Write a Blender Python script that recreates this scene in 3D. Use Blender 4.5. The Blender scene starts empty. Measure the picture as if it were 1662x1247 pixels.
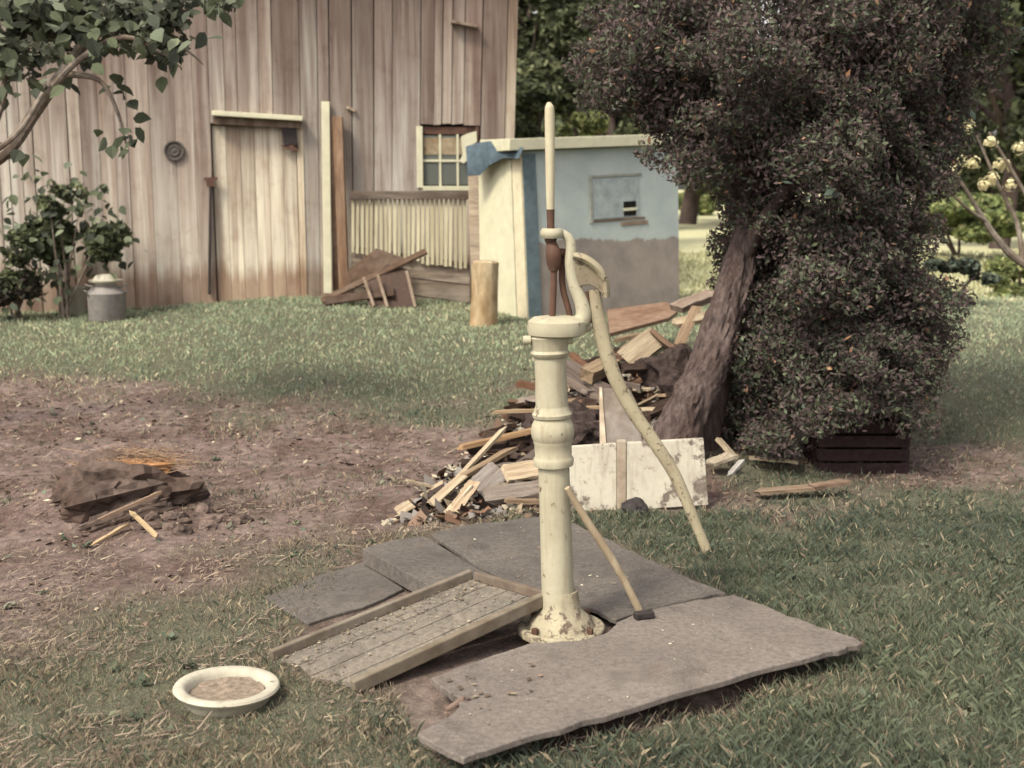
import bpy, math, random
import numpy as np
from mathutils import Vector, Matrix

# ------------------------------------------------------------------ camera, world, sun, exposure
SC = bpy.context.scene
COL = SC.collection
F = 2006.0                      # focal length in pixels of the 1662 wide photograph
CAMZ = 1.63
PITCH = math.radians(9.15)
cam_d = bpy.data.cameras.new('camera')
cam = bpy.data.objects.new('camera', cam_d); COL.objects.link(cam)
cam.location = (0, 0, CAMZ)
cam.rotation_euler = (math.pi/2 - PITCH, 0, 0)
cam_d.sensor_width = 36.0
cam_d.lens = F/1662.0*36.0
cam_d.clip_end = 600
cam_d.dof.use_dof = True
cam_d.dof.focus_distance = 4.9
cam_d.dof.aperture_fstop = 3.2
SC.camera = cam

SUN_EL, SUN_AZ = math.radians(50), math.radians(-140)   # azimuth clockwise from +Y: behind the camera, to its left
W = bpy.data.worlds.new('World'); SC.world = W; W.use_nodes = True
nt = W.node_tree; nt.nodes.clear()
sky = nt.nodes.new('ShaderNodeTexSky'); sky.sky_type = 'NISHITA'; sky.sun_disc = False
sky.sun_elevation = SUN_EL; sky.sun_rotation = SUN_AZ
sky.dust_density = 4.0; sky.air_density = 1.0
hs = nt.nodes.new('ShaderNodeHueSaturation'); hs.inputs['Saturation'].default_value = 0.18
tint = nt.nodes.new('ShaderNodeMixRGB'); tint.blend_type = 'MULTIPLY'; tint.inputs[0].default_value = 1
tint.inputs[2].default_value = (1.0, 0.94, 0.90, 1)
bg = nt.nodes.new('ShaderNodeBackground'); bg.inputs['Strength'].default_value = 0.13
out = nt.nodes.new('ShaderNodeOutputWorld')
nt.links.new(sky.outputs[0], hs.inputs['Color']); nt.links.new(hs.outputs[0], tint.inputs[1])
nt.links.new(tint.outputs[0], bg.inputs[0]); nt.links.new(bg.outputs[0], out.inputs[0])

sun_d = bpy.data.lights.new('sun', 'SUN'); sun_d.energy = 1.5; sun_d.angle = math.radians(10)
sun_d.color = (1.0, 0.925, 0.71)
sun = bpy.data.objects.new('sun', sun_d); COL.objects.link(sun)
sdir = Vector((math.sin(SUN_AZ)*math.cos(SUN_EL), math.cos(SUN_AZ)*math.cos(SUN_EL), math.sin(SUN_EL)))
sun.rotation_euler = sdir.to_track_quat('Z', 'Y').to_euler()
sun.location = sdir*30
SC.view_settings.view_transform = 'Standard'
SC.view_settings.look = 'None'
SC.view_settings.gamma = 1.0
SC.view_settings.exposure = 1.26
SC.cycles.max_bounces = 6; SC.cycles.diffuse_bounces = 3; SC.cycles.glossy_bounces = 2
SC.cycles.transmission_bounces = 4; SC.cycles.transparent_max_bounces = 6
SC.cycles.use_denoising = True

# ------------------------------------------------------------------ helpers
rnd = random.Random(7)
rng = np.random.default_rng(11)
_f = Vector((0, math.cos(PITCH), -math.sin(PITCH)))
_u = Vector((0, math.sin(PITCH), math.cos(PITCH)))
_r = Vector((1, 0, 0))
CP = Vector((0, 0, CAMZ))

def ray(px, py):
    return _f + _r*((px-831)/F) + _u*((623.5-py)/F)

def P(px, py, Y):
    """surveyed point: the direction measured in the photograph at a known distance Y"""
    d = ray(px, py)
    return CP + d*(Y/d.y)

def PZ(px, py, z):
    d = ray(px, py)
    return CP + d*((z-CAMZ)/d.z)

def mpp(Y):                      # metres per photo pixel at distance Y
    return (Y*math.cos(PITCH) + 0.2)/F

def _h2(ix, iy, seed):
    n = (ix*374761393 + iy*668265263 + seed*974634777) & 0x7fffffff
    n = ((n ^ (n >> 13))*1274126177) & 0x7fffffff
    return ((n ^ (n >> 16)) & 0xffff)/65535.0

def vnoise(x, y, seed=0):
    x = np.asarray(x, float); y = np.asarray(y, float)
    ix = np.floor(x).astype(np.int64); iy = np.floor(y).astype(np.int64)
    fx = x-ix; fy = y-iy
    fx = fx*fx*(3-2*fx); fy = fy*fy*(3-2*fy)
    a = _h2(ix, iy, seed); b = _h2(ix+1, iy, seed); c = _h2(ix, iy+1, seed); d = _h2(ix+1, iy+1, seed)
    return (a*(1-fx)+b*fx)*(1-fy) + (c*(1-fx)+d*fx)*fy

def fbm(x, y, seed=0, o=4):
    s = 0; a = 0.5; t = 0
    for k in range(o):
        s = s + a*vnoise(np.asarray(x)*2**k, np.asarray(y)*2**k, seed+k*17); t += a; a *= 0.5
    return s/t

def sstep(a, b, x):
    t = np.clip((x-a)/(b-a), 0, 1)
    return t*t*(3-2*t)

# ---- terrain
PILE = (0.62, 7.45)
def H0(x, y):
    x = np.asarray(x, float); y = np.asarray(y, float)
    z = 0.32*sstep(6.6, 12.2, y)
    z = z + 0.26*np.exp(-(((x-0.75)/0.62)**2 + ((y-7.9)/1.0)**2))       # soil heaped under the scrap pile
    z = z + 0.16*np.exp(-(((x+2.1)/0.38)**2 + ((y-6.05)/0.26)**2))       # mound under the rotten log
    z = z + 0.13*np.exp(-((x+1.9)/1.9)**2)*sstep(9.5, 13, y)          # the yard swells up towards the barn door
    z = z - 0.05*np.exp(-(((x-0.62)/0.16)**2 + ((y-3.74)/0.10)**2))      # hollow under the plywood edge
    z = z + 0.05*(fbm(x*0.9, y*0.9, 3, 3)-0.5)*sstep(4.8, 6.5, y)
    return z

def poly_px(pts, z=0.0):
    return [(PZ(a, b, z).x, PZ(a, b, z).y) for a, b in pts]

def in_poly(x, y, poly):
    x = np.asarray(x); y = np.asarray(y)
    c = np.zeros(x.shape, bool); n = len(poly)
    for i in range(n):
        x1, y1 = poly[i]; x2, y2 = poly[(i+1) % n]
        if y1 == y2: continue
        k = ((y1 > y) != (y2 > y)) & (x < (x2-x1)*(y-y1)/(y2-y1)+x1)
        c ^= k
    return c

def dist_poly(x, y, poly):
    x = np.asarray(x); y = np.asarray(y)
    d = np.full(x.shape, 1e9); n = len(poly)
    for i in range(n):
        x1, y1 = poly[i]; x2, y2 = poly[(i+1) % n]
        dx, dy = x2-x1, y2-y1; L = dx*dx+dy*dy+1e-12
        t = np.clip(((x-x1)*dx+(y-y1)*dy)/L, 0, 1)
        d = np.minimum(d, np.hypot(x-x1-t*dx, y-y1-t*dy))
    return np.where(in_poly(x, y, poly), d, -d)

# bare earth, surveyed outlines on the ground
DIRT = [(-6.5, 9.4), (-3.6, 9.35), (-2.4, 9.0), (-1.75, 8.5), (-1.0, 8.15), (-0.2, 7.9), (0.25, 8.9), (0.9, 9.6), (1.5, 8.6),
        (1.35, 7.3), (1.15, 6.2), (0.3, 5.95), (-0.2, 5.75), (-0.75, 5.3), (-1.15, 5.05), (-1.55, 4.6), (-2.3, 4.5), (-3.5, 4.6), (-6.5, 5.5)]
DIRT2 = [(1.7, 6.6), (3.1, 6.5), (3.2, 7.6), (1.6, 7.8)]               # under the cedar
DIRT3 = [(2.75, 5.6), (3.6, 5.2), (4.6, 6.0), (3.6, 6.6)]              # reddish patch in the lawn
PAD = poly_px([(590, 895), (690, 865), (860, 838), (940, 850), (1180, 963), (1400, 1045), (1150, 1120), (750, 1225), (680, 1190), (640, 1100), (450, 1060)], 0.03)
DIRT4 = poly_px([(880, 1196), (1010, 1160), (1150, 1118), (1260, 1084), (1268, 1094), (1190, 1138), (1140, 1152), (1000, 1185), (900, 1212)], 0.0)
def bare(x, y):
    x = np.asarray(x, float); y = np.asarray(y, float)
    n = (fbm(x*2.2, y*2.2, 21, 4)-0.5)
    b = sstep(-0.55, 0.5, dist_poly(x, y, DIRT) + n*1.7)
    b = np.maximum(b, 0.9*sstep(-0.2, 0.2, dist_poly(x, y, DIRT2) + n*0.7))
    b = np.maximum(b, 0.8*sstep(-0.25, 0.3, dist_poly(x, y, DIRT3) + n*0.9))
    b = np.maximum(b, 0.95*sstep(-0.06, 0.01, dist_poly(x, y, DIRT4) + n*0.12))
    b = np.maximum(b, 0.85*sstep(-0.12, 0.1, dist_poly(x, y, PAD) + n*0.15))
    return np.clip(b, 0, 1)

def H(x, y):
    x = np.asarray(x, float); y = np.asarray(y, float)
    b = bare(x, y)
    return H0(x, y) + (0.006+0.05*b)*(fbm(x*5, y*5, 5, 4)-0.5)*np.where(dist_poly(x, y, PAD) > -0.1, 0.2, 1.0)

_GX, _GY = np.arange(-9, 9.01, 0.05), np.arange(2.0, 18.01, 0.05)
_GZ = H(*np.meshgrid(_GX, _GY)).tolist()
def Hs(x, y):
    fx, fy = (x+9)/0.05, (y-2)/0.05
    if not (0 <= fx < len(_GX)-1 and 0 <= fy < len(_GY)-1): return 0.32 if y > 12 else 0.0
    i, j = int(fx), int(fy); fx -= i; fy -= j; a, b = _GZ[j], _GZ[j+1]
    return (a[i]*(1-fx)+a[i+1]*fx)*(1-fy)+(b[i]*(1-fx)+b[i+1]*fx)*fy

def G(px, py):
    Y = 3.3
    d = ray(px, py); t = 2.0
    while t < 90:
        p = CP + d*t
        if p.z <= Hs(p.x, p.y): return p
        t += 0.02 + t*0.002
    return p

# ---- mesh building
class MB:
    def __init__(s): s.v = []; s.f = []
    def add(s, vs, fs):
        k = len(s.v); s.v += [tuple(v) for v in vs]; s.f += [tuple(i+k for i in f) for f in fs]; return s
    def hexa(s, p):                # eight points: bottom loop, top loop
        return s.add(p, [(3,2,1,0), (4,5,6,7), (0,1,5,4), (1,2,6,5), (2,3,7,6), (3,0,4,7)])
    def box(s, c, size, M=None):
        sx, sy, sz = size[0]/2, size[1]/2, size[2]/2
        p = [Vector(q) for q in ((-sx,-sy,-sz), (sx,-sy,-sz), (sx,sy,-sz), (-sx,sy,-sz), (-sx,-sy,sz), (sx,-sy,sz), (sx,sy,sz), (-sx,sy,sz))]
        if M is not None: p = [M @ q for q in p]
        return s.hexa([q+Vector(c) for q in p])
    def bar(s, a, b, w, t, up=Vector((0, 0, 1))):    # box from a to b: w across, t along up
        a, b = Vector(a), Vector(b); d = (b-a).normalized(); side = d.cross(up)
        if side.length < 1e-4: side = d.cross(Vector((0, 1, 0)))
        side.normalize(); u2 = side.cross(d).normalized()
        o = [(-1,-1), (1,-1), (1,1), (-1,1)]
        return s.hexa([a+side*(i*w/2)+u2*(j*t/2) for i, j in o] + [b+side*(i*w/2)+u2*(j*t/2) for i, j in o])
    def tube(s, pts, rad, n=10, cap=True, flat=1.0):
        pts = [Vector(p) for p in pts]; k0 = len(s.v); m = len(pts)
        if not hasattr(rad, '__len__'): rad = [rad]*m
        pn = None
        for i, p in enumerate(pts):
            d = (pts[min(i+1, m-1)]-pts[max(i-1, 0)]).normalized()
            if pn is None:
                pn = d.cross(Vector((0, 1, 0)))
                if pn.length < 0.1: pn = d.cross(Vector((1, 0, 0)))
            pn = (pn - d*pn.dot(d)).normalized(); bn = d.cross(pn)
            for j in range(n):
                a = 2*math.pi*j/n
                s.v.append(tuple(p + pn*(math.cos(a)*rad[i]) + bn*(math.sin(a)*rad[i]*flat)))
        for i in range(m-1):
            for j in range(n):
                s.f.append((k0+i*n+j, k0+i*n+(j+1) % n, k0+(i+1)*n+(j+1) % n, k0+(i+1)*n+j))
        if cap:
            s.f.append(tuple(k0+j for j in range(n))[::-1]); s.f.append(tuple(k0+(m-1)*n+j for j in range(n)))
        return s
    def lathe(s, a, b, prof, n=28, cap=True):        # prof: (fraction along a->b, radius)
        a, b = Vector(a), Vector(b); d = (b-a).normalized()
        x = d.cross(Vector((0, 1, 0))).normalized(); y = d.cross(x); k0 = len(s.v)
        for t, r in prof:
            c = a+(b-a)*t
            for j in range(n):
                q = 2*math.pi*j/n
                s.v.append(tuple(c + x*(r*math.cos(q)) + y*(r*math.sin(q))))
        for i in range(len(prof)-1):
            for j in range(n):
                s.f.append((k0+i*n+j, k0+i*n+(j+1) % n, k0+(i+1)*n+(j+1) % n, k0+(i+1)*n+j))
        if cap:
            s.f.append(tuple(k0+j for j in range(n))[::-1]); k = k0+(len(prof)-1)*n
            s.f.append(tuple(k+j for j in range(n)))
        return s
    def prism(s, poly, off):                          # closed outline and its copy moved by off
        n = len(poly); poly = [Vector(p) for p in poly]; off = Vector(off)
        k = len(s.v); s.v += [tuple(p) for p in poly] + [tuple(p+off) for p in poly]
        s.f.append(tuple(k+i for i in range(n))[::-1]); s.f.append(tuple(k+n+i for i in range(n)))
        for i in range(n): s.f.append((k+i, k+(i+1) % n, k+n+(i+1) % n, k+n+i))
        return s
    def build(s, name, mat, parent=None, smooth=False, bevel=0, base=None, color=None):
        me = bpy.data.meshes.new(name)
        org = parent_org(parent) if parent is not None else (Vector(base) if base is not None else Vector((0, 0, 0)))
        me.from_pydata([tuple(Vector(v)-org) for v in s.v], [], s.f)
        me.validate(); me.update()
        bm_fix(me)
        o = bpy.data.objects.new(name, me); COL.objects.link(o)
        me.materials.append(mat)
        if parent is not None: o.parent = parent
        else: o.location = org
        if smooth:
            me.polygons.foreach_set('use_smooth', [True]*len(me.polygons))
            me.set_sharp_from_angle(angle=math.radians(42))
        if bevel:
            m = o.modifiers.new('bevel', 'BEVEL'); m.width = bevel; m.segments = 2; m.limit_method = 'ANGLE'
        if color: o.color = (*color, 1)
        return o

import bmesh
def bm_fix(me):
    b = bmesh.new(); b.from_mesh(me); bmesh.ops.recalc_face_normals(b, faces=b.faces); b.to_mesh(me); b.free()

def parent_org(p):
    o = Vector(p.location)
    while p.parent is not None: p = p.parent; o += Vector(p.location)
    return o

def tag(o, label=None, cat=None, group=None, kind=None):
    if label: o['label'] = label
    if cat: o['category'] = cat
    if group: o['group'] = group
    if kind: o['kind'] = kind
    return o

def thing(name, loc, label, cat, group=None):
    o = bpy.data.objects.new(name, None); COL.objects.link(o); o.location = loc; o.empty_display_size = 0.1
    return tag(o, label, cat, group)

def place(name, me, M, parent=None, color=None):
    o = bpy.data.objects.new(name, me); COL.objects.link(o)
    if parent is not None:
        o.parent = parent; M = Matrix.Translation(-parent_org(parent)) @ M
    o.matrix_basis = M
    if color: o.color = (*color, 1)
    return o

def np_mesh(name, V, n, colors=None, mat=None):
    """V: (k*n,3) vertices of k separate n-gons; colours one per face"""
    me = bpy.data.meshes.new(name); N = len(V); k = N//n
    me.vertices.add(N); me.vertices.foreach_set('co', np.ascontiguousarray(V, np.float32).ravel())
    me.loops.add(N); me.loops.foreach_set('vertex_index', np.arange(N, dtype=np.int32))
    me.polygons.add(k); me.polygons.foreach_set('loop_start', np.arange(0, N, n, dtype=np.int32))
    me.update(calc_edges=True)
    if colors is not None:
        c = np.ones((N, 4), np.float32); c[:, :3] = np.repeat(colors, n, axis=0)
        at = me.attributes.new('col', 'FLOAT_COLOR', 'POINT'); at.data.foreach_set('color', c.ravel())
    if mat: me.materials.append(mat)
    return me

# ---- materials
MATS = {}
def new_mat(name, rough=0.9):
    m = bpy.data.materials.new(name); m.use_nodes = True
    b = m.node_tree.nodes['Principled BSDF']; b.inputs['Roughness'].default_value = rough
    b.inputs['Specular IOR Level'].default_value = 0.12
    MATS[name] = m
    return m, m.node_tree, b

def N(nt, t, **kw):
    n = nt.nodes.new(t)
    for k, v in kw.items(): setattr(n, k, v)
    return n
def L(nt, a, b): nt.links.new(a, b)

def coords(nt, scale=(1, 1, 1), per_object=True, kind='Object'):
    tc = N(nt, 'ShaderNodeTexCoord'); mp = N(nt, 'ShaderNodeMapping'); mp.inputs['Scale'].default_value = scale
    L(nt, tc.outputs[kind], mp.inputs['Vector'])
    if per_object:
        oi = N(nt, 'ShaderNodeObjectInfo'); ml = N(nt, 'ShaderNodeMath', operation='MULTIPLY'); ml.inputs[1].default_value = 61.7
        L(nt, oi.outputs['Random'], ml.inputs[0]); L(nt, ml.outputs[0], mp.inputs['Location'])
    return mp.outputs[0]

def noise(nt, vec, scale, detail=4, rough=0.6):
    n = N(nt, 'ShaderNodeTexNoise'); n.inputs['Scale'].default_value = scale; n.inputs['Detail'].default_value = detail
    n.inputs['Roughness'].default_value = rough; L(nt, vec, n.inputs['Vector']); return n.outputs['Fac']

def ramp(nt, fac, stops):
    r = N(nt, 'ShaderNodeValToRGB'); e = r.color_ramp.elements
    e[0].position, e[0].color = stops[0][0], (*stops[0][1], 1); e[1].position, e[1].color = stops[-1][0], (*stops[-1][1], 1)
    for p, c in stops[1:-1]: q = e.new(p); q.color = (*c, 1)
    L(nt, fac, r.inputs[0]); return r.outputs[0]

def mix(nt, fac, a, b, mode='MIX'):
    m = N(nt, 'ShaderNodeMixRGB', blend_type=mode)
    for i, s in ((0, fac), (1, a), (2, b)):
        if isinstance(s, (int, float)): m.inputs[i].default_value = s
        elif isinstance(s, tuple): m.inputs[i].default_value = (*s, 1)
        else: L(nt, s, m.inputs[i])
    return m.outputs[0]

def grey(v): return (v, v, v)

def bump(nt, b, h, s, d=0.01):
    n = N(nt, 'ShaderNodeBump'); n.inputs['Strength'].default_value = s; n.inputs['Distance'].default_value = d
    L(nt, h, n.inputs['Height']); L(nt, n.outputs[0], b.inputs['Normal'])

def wood_mat(name, lo, hi, gs, use_obj_color=False, stain=(0.5, 0.42, 0.36), rough=0.9):
    """weathered wood; gs: scale of the grain in x, y, z"""
    m, nt, b = new_mat(name, rough)
    v = coords(nt, gs); g = noise(nt, v, 1.0, 5, 0.65)
    v2 = coords(nt, tuple(s*0.16 for s in gs)); g2 = noise(nt, v2, 1.0, 3)
    c = ramp(nt, g, [(0.3, lo), (0.7, hi)])
    c = mix(nt, ramp(nt, g2, [(0.42, grey(0)), (0.62, grey(0.75))]), c, stain, 'MULTIPLY')
    if use_obj_color:
        oi = N(nt, 'ShaderNodeObjectInfo'); c = mix(nt, 1.0, c, oi.outputs['Color'], 'MULTIPLY')
    L(nt, c, b.inputs['Base Color']); bump(nt, b, g, 0.6, 0.004)
    return m

def paint_rust(name, paint, rust, amount, dirt=(0.35, 0.3, 0.22), sc=22, rough=0.65):
    m, nt, b = new_mat(name, rough)
    v = coords(nt, (1, 1, 1), False); n1 = noise(nt, v, sc, 6, 0.7); n2 = noise(nt, v, sc*0.35, 4); n3 = noise(nt, v, sc*4, 4)
    c = mix(nt, ramp(nt, n2, [(0.4, grey(0)), (0.7, grey(0.5))]), paint, dirt, 'MIX')
    c = mix(nt, ramp(nt, n3, [(0.45, grey(0)), (0.75, grey(0.25))]), c, dirt)
    vs = coords(nt, (26, 26, 2.2), False); n4 = noise(nt, vs, 1.0, 5, 0.65)
    c = mix(nt, ramp(nt, n4, [(0.50, grey(0)), (0.72, grey(0.75))]), c, dirt)
    c = mix(nt, ramp(nt, n4, [(0.66, grey(0)), (0.74, grey(0.6))]), c, rust)
    r = mix(nt, n3, rust, tuple(x*0.35 for x in rust))
    lo = 0.74-amount*0.5
    c = mix(nt, ramp(nt, n1, [(lo, grey(0)), (lo+0.07, grey(1))]), c, r)
    L(nt, c, b.inputs['Base Color']); bump(nt, b, n1, 0.35, 0.004)
    return m

def plain(name, c, var=0.35, sc=30, rough=0.9, per=True, bs=0.4):
    m, nt, b = new_mat(name, rough)
    v = coords(nt, (1, 1, 1), per); n = noise(nt, v, sc, 5, 0.7); n2 = noise(nt, v, sc*0.2, 3)
    cc = ramp(nt, n, [(0.3, tuple(x*(1-var) for x in c)), (0.7, tuple(min(1, x*(1+var)) for x in c))])
    cc = mix(nt, ramp(nt, n2, [(0.35, grey(0.7)), (0.65, grey(1.1))]), (0, 0, 0), cc) if False else cc
    L(nt, cc, b.inputs['Base Color']); bump(nt, b, n, bs, 0.006)
    return m

def leaf_mat(name, trans=0.25, rough=0.7):
    m, nt, b = new_mat(name, rough)
    a = N(nt, 'ShaderNodeAttribute', attribute_name='col')
    L(nt, a.outputs['Color'], b.inputs['Base Color'])
    t = N(nt, 'ShaderNodeBsdfTranslucent'); L(nt, a.outputs['Color'], t.inputs['Color'])
    ms = N(nt, 'ShaderNodeMixShader'); ms.inputs[0].default_value = trans
    o = nt.nodes['Material Output']
    L(nt, b.outputs[0], ms.inputs[1]); L(nt, t.outputs[0], ms.inputs[2]); L(nt, ms.outputs[0], o.inputs['Surface'])
    return m

# ground
def ground_material():
    m, nt, b = new_mat('soil_and_turf', 1.0)
    a = N(nt, 'ShaderNodeAttribute', attribute_name='bare').outputs['Fac']
    f = N(nt, 'ShaderNodeAttribute', attribute_name='field').outputs['Fac']
    v = coords(nt, (1, 1, 1), False)
    n1 = noise(nt, v, 2.2, 5, 0.65); n2 = noise(nt, v, 16, 5, 0.7); n3 = noise(nt, v, 70, 4, 0.7)
    soil = ramp(nt, n2, [(0.25, (0.06, 0.044, 0.042)), (0.5, (0.152, 0.113, 0.103)), (0.75, (0.27, 0.215, 0.19))])
    soil = mix(nt, ramp(nt, n1, [(0.40, grey(0.0)), (0.62, grey(0.9))]), soil, (0.52, 0.46, 0.44), 'MULTIPLY')
    soil = mix(nt, ramp(nt, n3, [(0.55, grey(0)), (0.72, grey(0.6))]), soil, (0.36, 0.27, 0.19))
    turf = ramp(nt, n2, [(0.3, (0.06, 0.068, 0.048)), (0.7, (0.14, 0.15, 0.10))])
    n5 = noise(nt, v, 190, 3, 0.7)
    turf = mix(nt, ramp(nt, n3, [(0.42, grey(0)), (0.62, grey(0.8))]), turf, (0.19, 0.165, 0.115))
    turf = mix(nt, ramp(nt, n5, [(0.42, grey(0.85)), (0.56, grey(0))]), turf, (0.035, 0.037, 0.028))
    soil_d = n5
    fld = ramp(nt, n1, [(0.3, (0.36, 0.36, 0.22)), (0.7, (0.48, 0.46, 0.29))])
    c = mix(nt, a, turf, soil); c = mix(nt, f, c, fld)
    L(nt, c, b.inputs['Base Color'])
    mx = N(nt, 'ShaderNodeMath', operation='ADD'); L(nt, n2, mx.inputs[0]); L(nt, n3, mx.inputs[1])
    bump(nt, b, mx.outputs[0], 0.7, 0.012)
    return m

M_ground = ground_material()
M_blade = leaf_mat('grass_blade', 0.3)
M_leaf = leaf_mat('leaf', 0.3, 0.8)
M_chip = leaf_mat('litter', 0.0, 0.9)

def barn_material():
    m, nt, b = new_mat('barn_board', 0.95)
    v = coords(nt, (38, 38, 1.3)); g = noise(nt, v, 1.0, 6, 0.7)
    v2 = coords(nt, (9, 9, 0.45)); g2 = noise(nt, v2, 1.0, 4, 0.6)
    oi = N(nt, 'ShaderNodeObjectInfo')
    c = ramp(nt, g, [(0.20, (0.28, 0.245, 0.22)), (0.42, (0.42, 0.38, 0.335)), (0.6, (0.48, 0.445, 0.385)), (0.8, (0.56, 0.525, 0.44))])
    c = mix(nt, ramp(nt, g2, [(0.42, grey(0)), (0.6, grey(0.85))]), c, (0.72, 0.65, 0.63), 'MULTIPLY')
    # tide line of damp splash near the sill; darker high up, ragged and board by board
    tc = N(nt, 'ShaderNodeTexCoord'); sp = N(nt, 'ShaderNodeSeparateXYZ'); L(nt, tc.outputs['Object'], sp.inputs[0])
    z = sp.outputs['Z']
    ad = N(nt, 'ShaderNodeMath', operation='MULTIPLY_ADD'); L(nt, g2, ad.inputs[0]); ad.inputs[1].default_value = -0.5; L(nt, z, ad.inputs[2])
    ad2 = N(nt, 'ShaderNodeMath', operation='MULTIPLY_ADD'); L(nt, oi.outputs['Random'], ad2.inputs[0]); ad2.inputs[1].default_value = 0.08; L(nt, ad.outputs[0], ad2.inputs[2])
    c = mix(nt, ramp(nt, ad2.outputs[0], [(0.14, grey(0.9)), (0.32, grey(0))]), c, (0.55, 0.44, 0.39), 'MULTIPLY')
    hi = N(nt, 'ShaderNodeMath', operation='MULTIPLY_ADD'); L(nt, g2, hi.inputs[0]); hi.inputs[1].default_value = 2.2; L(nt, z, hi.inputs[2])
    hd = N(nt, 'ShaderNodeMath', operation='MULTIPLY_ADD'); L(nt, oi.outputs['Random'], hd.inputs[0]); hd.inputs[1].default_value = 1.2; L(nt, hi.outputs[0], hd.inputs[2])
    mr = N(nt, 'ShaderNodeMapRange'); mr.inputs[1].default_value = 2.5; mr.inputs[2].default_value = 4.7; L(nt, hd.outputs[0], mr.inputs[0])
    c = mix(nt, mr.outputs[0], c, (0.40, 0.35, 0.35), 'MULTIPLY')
    c = mix(nt, 1.0, c, oi.outputs['Color'], 'MULTIPLY')
    v3 = coords(nt, (70, 70, 0.9)); g3 = noise(nt, v3, 1.0, 3, 0.5)
    c = mix(nt, ramp(nt, g3, [(0.60, grey(0)), (0.72, grey(0.45))]), c, (0.45, 0.35, 0.32), 'MULTIPLY')
    v4 = coords(nt, (5, 5, 5)); g4 = noise(nt, v4, 1.0, 5, 0.65)
    c = mix(nt, ramp(nt, g4, [(0.52, grey(0)), (0.72, grey(0.45))]), c, (0.60, 0.50, 0.47), 'MULTIPLY')
    L(nt, c, b.inputs['Base Color']); bump(nt, b, g, 0.8, 0.006)
    return m
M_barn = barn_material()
M_dark = plain('interior_shade', (0.012, 0.010, 0.009), 0.2)
M_scrap = wood_mat('scrap_wood', (0.55, 0.5, 0.47), (1.05, 1.0, 0.95), (3, 26, 26), True, (0.6, 0.52, 0.48))
M_scrap2 = wood_mat('old_timber', (0.6, 0.55, 0.5), (1.05, 1.0, 0.95), (14, 14, 14), True, (0.62, 0.52, 0.46))
M_ply = None
M_pump = paint_rust('cream_paint', (0.38, 0.36, 0.268), (0.19, 0.13, 0.09), 0.25, (0.26, 0.225, 0.16), 15)
M_pump_low = paint_rust('cream_paint_worn', (0.33, 0.30, 0.215), (0.155, 0.115, 0.09), 0.42, (0.17, 0.135, 0.10), 30)
M_rust = paint_rust('rusty_iron', (0.105, 0.058, 0.042), (0.22, 0.15, 0.09), 0.3, (0.06, 0.038, 0.03))
M_oldsheet = paint_rust('old_sheet_iron', (0.065, 0.042, 0.034), (0.12, 0.08, 0.06), 0.4, (0.045, 0.032, 0.027))
M_handle = paint_rust('worn_handle_paint', (0.31, 0.275, 0.19), (0.15, 0.115, 0.085), 0.34, (0.20, 0.165, 0.115), 45)
M_rod = paint_rust('cream_rod_paint', (0.45, 0.42, 0.30), (0.28, 0.18, 0.11), 0.18)
M_iron = plain('dark_iron', (0.035, 0.03, 0.03), 0.4, 40, 0.7)
M_galv = plain('galvanised_metal', (0.20, 0.185, 0.175), 0.25, 14, 0.5)
M_enamel = paint_rust('cream_enamel', (0.43, 0.41, 0.335), (0.17, 0.12, 0.09), 0.22, (0.28, 0.25, 0.20), 16, 0.6)
M_bark = wood_mat('bark', (0.03, 0.023, 0.022), (0.125, 0.095, 0.087), (42, 42, 9), False, (0.6, 0.53, 0.5))
M_twig = wood_mat('grey_twig', (0.12, 0.10, 0.085), (0.3, 0.26, 0.22), (20, 20, 20))
M_white = paint_rust('white_flaking_paint', (0.44, 0.415, 0.345), (0.22, 0.185, 0.155), 0.42, (0.24, 0.21, 0.175), 9, 0.85)
M_dirt = plain('loose_soil', (0.125, 0.093, 0.08), 0.55, 28)
M_glass, _nt, _b = new_mat('dusty_glass', 0.25)
_b.inputs['Base Color'].default_value = (0.10, 0.11, 0.10, 1); _b.inputs['Specular IOR Level'].default_value = 0.6

def ply_material(name, a, bcol):
    m, nt, b = new_mat(name, 0.95)
    v = coords(nt, (1, 1, 1), False); n1 = noise(nt, v, 2.6, 5, 0.6); n2 = noise(nt, v, 45, 5, 0.75); n3 = noise(nt, v, 9, 4)
    st = coords(nt, (3, 22, 3), False); n4 = noise(nt, st, 1.0, 4)
    c = mix(nt, ramp(nt, n1, [(0.35, grey(0)), (0.65, grey(1))]), a, bcol)
    c = mix(nt, ramp(nt, n2, [(0.35, grey(0.6)), (0.6, grey(0))]), c, tuple(x*0.45 for x in a))
    c = mix(nt, ramp(nt, n3, [(0.6, grey(0)), (0.75, grey(0.5))]), c, (0.13, 0.10, 0.085))
    c = mix(nt, ramp(nt, n4, [(0.55, grey(0)), (0.8, grey(0.12))]), c, tuple(min(1, x*1.5) for x in bcol))
    n6 = noise(nt, v, 5.5, 6, 0.72)
    c = mix(nt, ramp(nt, n6, [(0.52, grey(0)), (0.66, grey(0.7))]), c, tuple(x*0.55 for x in a))
    n7 = noise(nt, v, 130, 3, 0.6); c = mix(nt, ramp(nt, n7, [(0.62, grey(0)), (0.72, grey(0.5))]), c, tuple(min(1, x*1.7) for x in bcol))
    L(nt, c, b.inputs['Base Color']); bump(nt, b, n2, 0.7, 0.006)
    return m
M_ply = ply_material('weathered_plywood', (0.15, 0.130, 0.118), (0.215, 0.188, 0.168))
M_felt = ply_material('grey_roofing_board', (0.095, 0.085, 0.078), (0.155, 0.138, 0.124))

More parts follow.
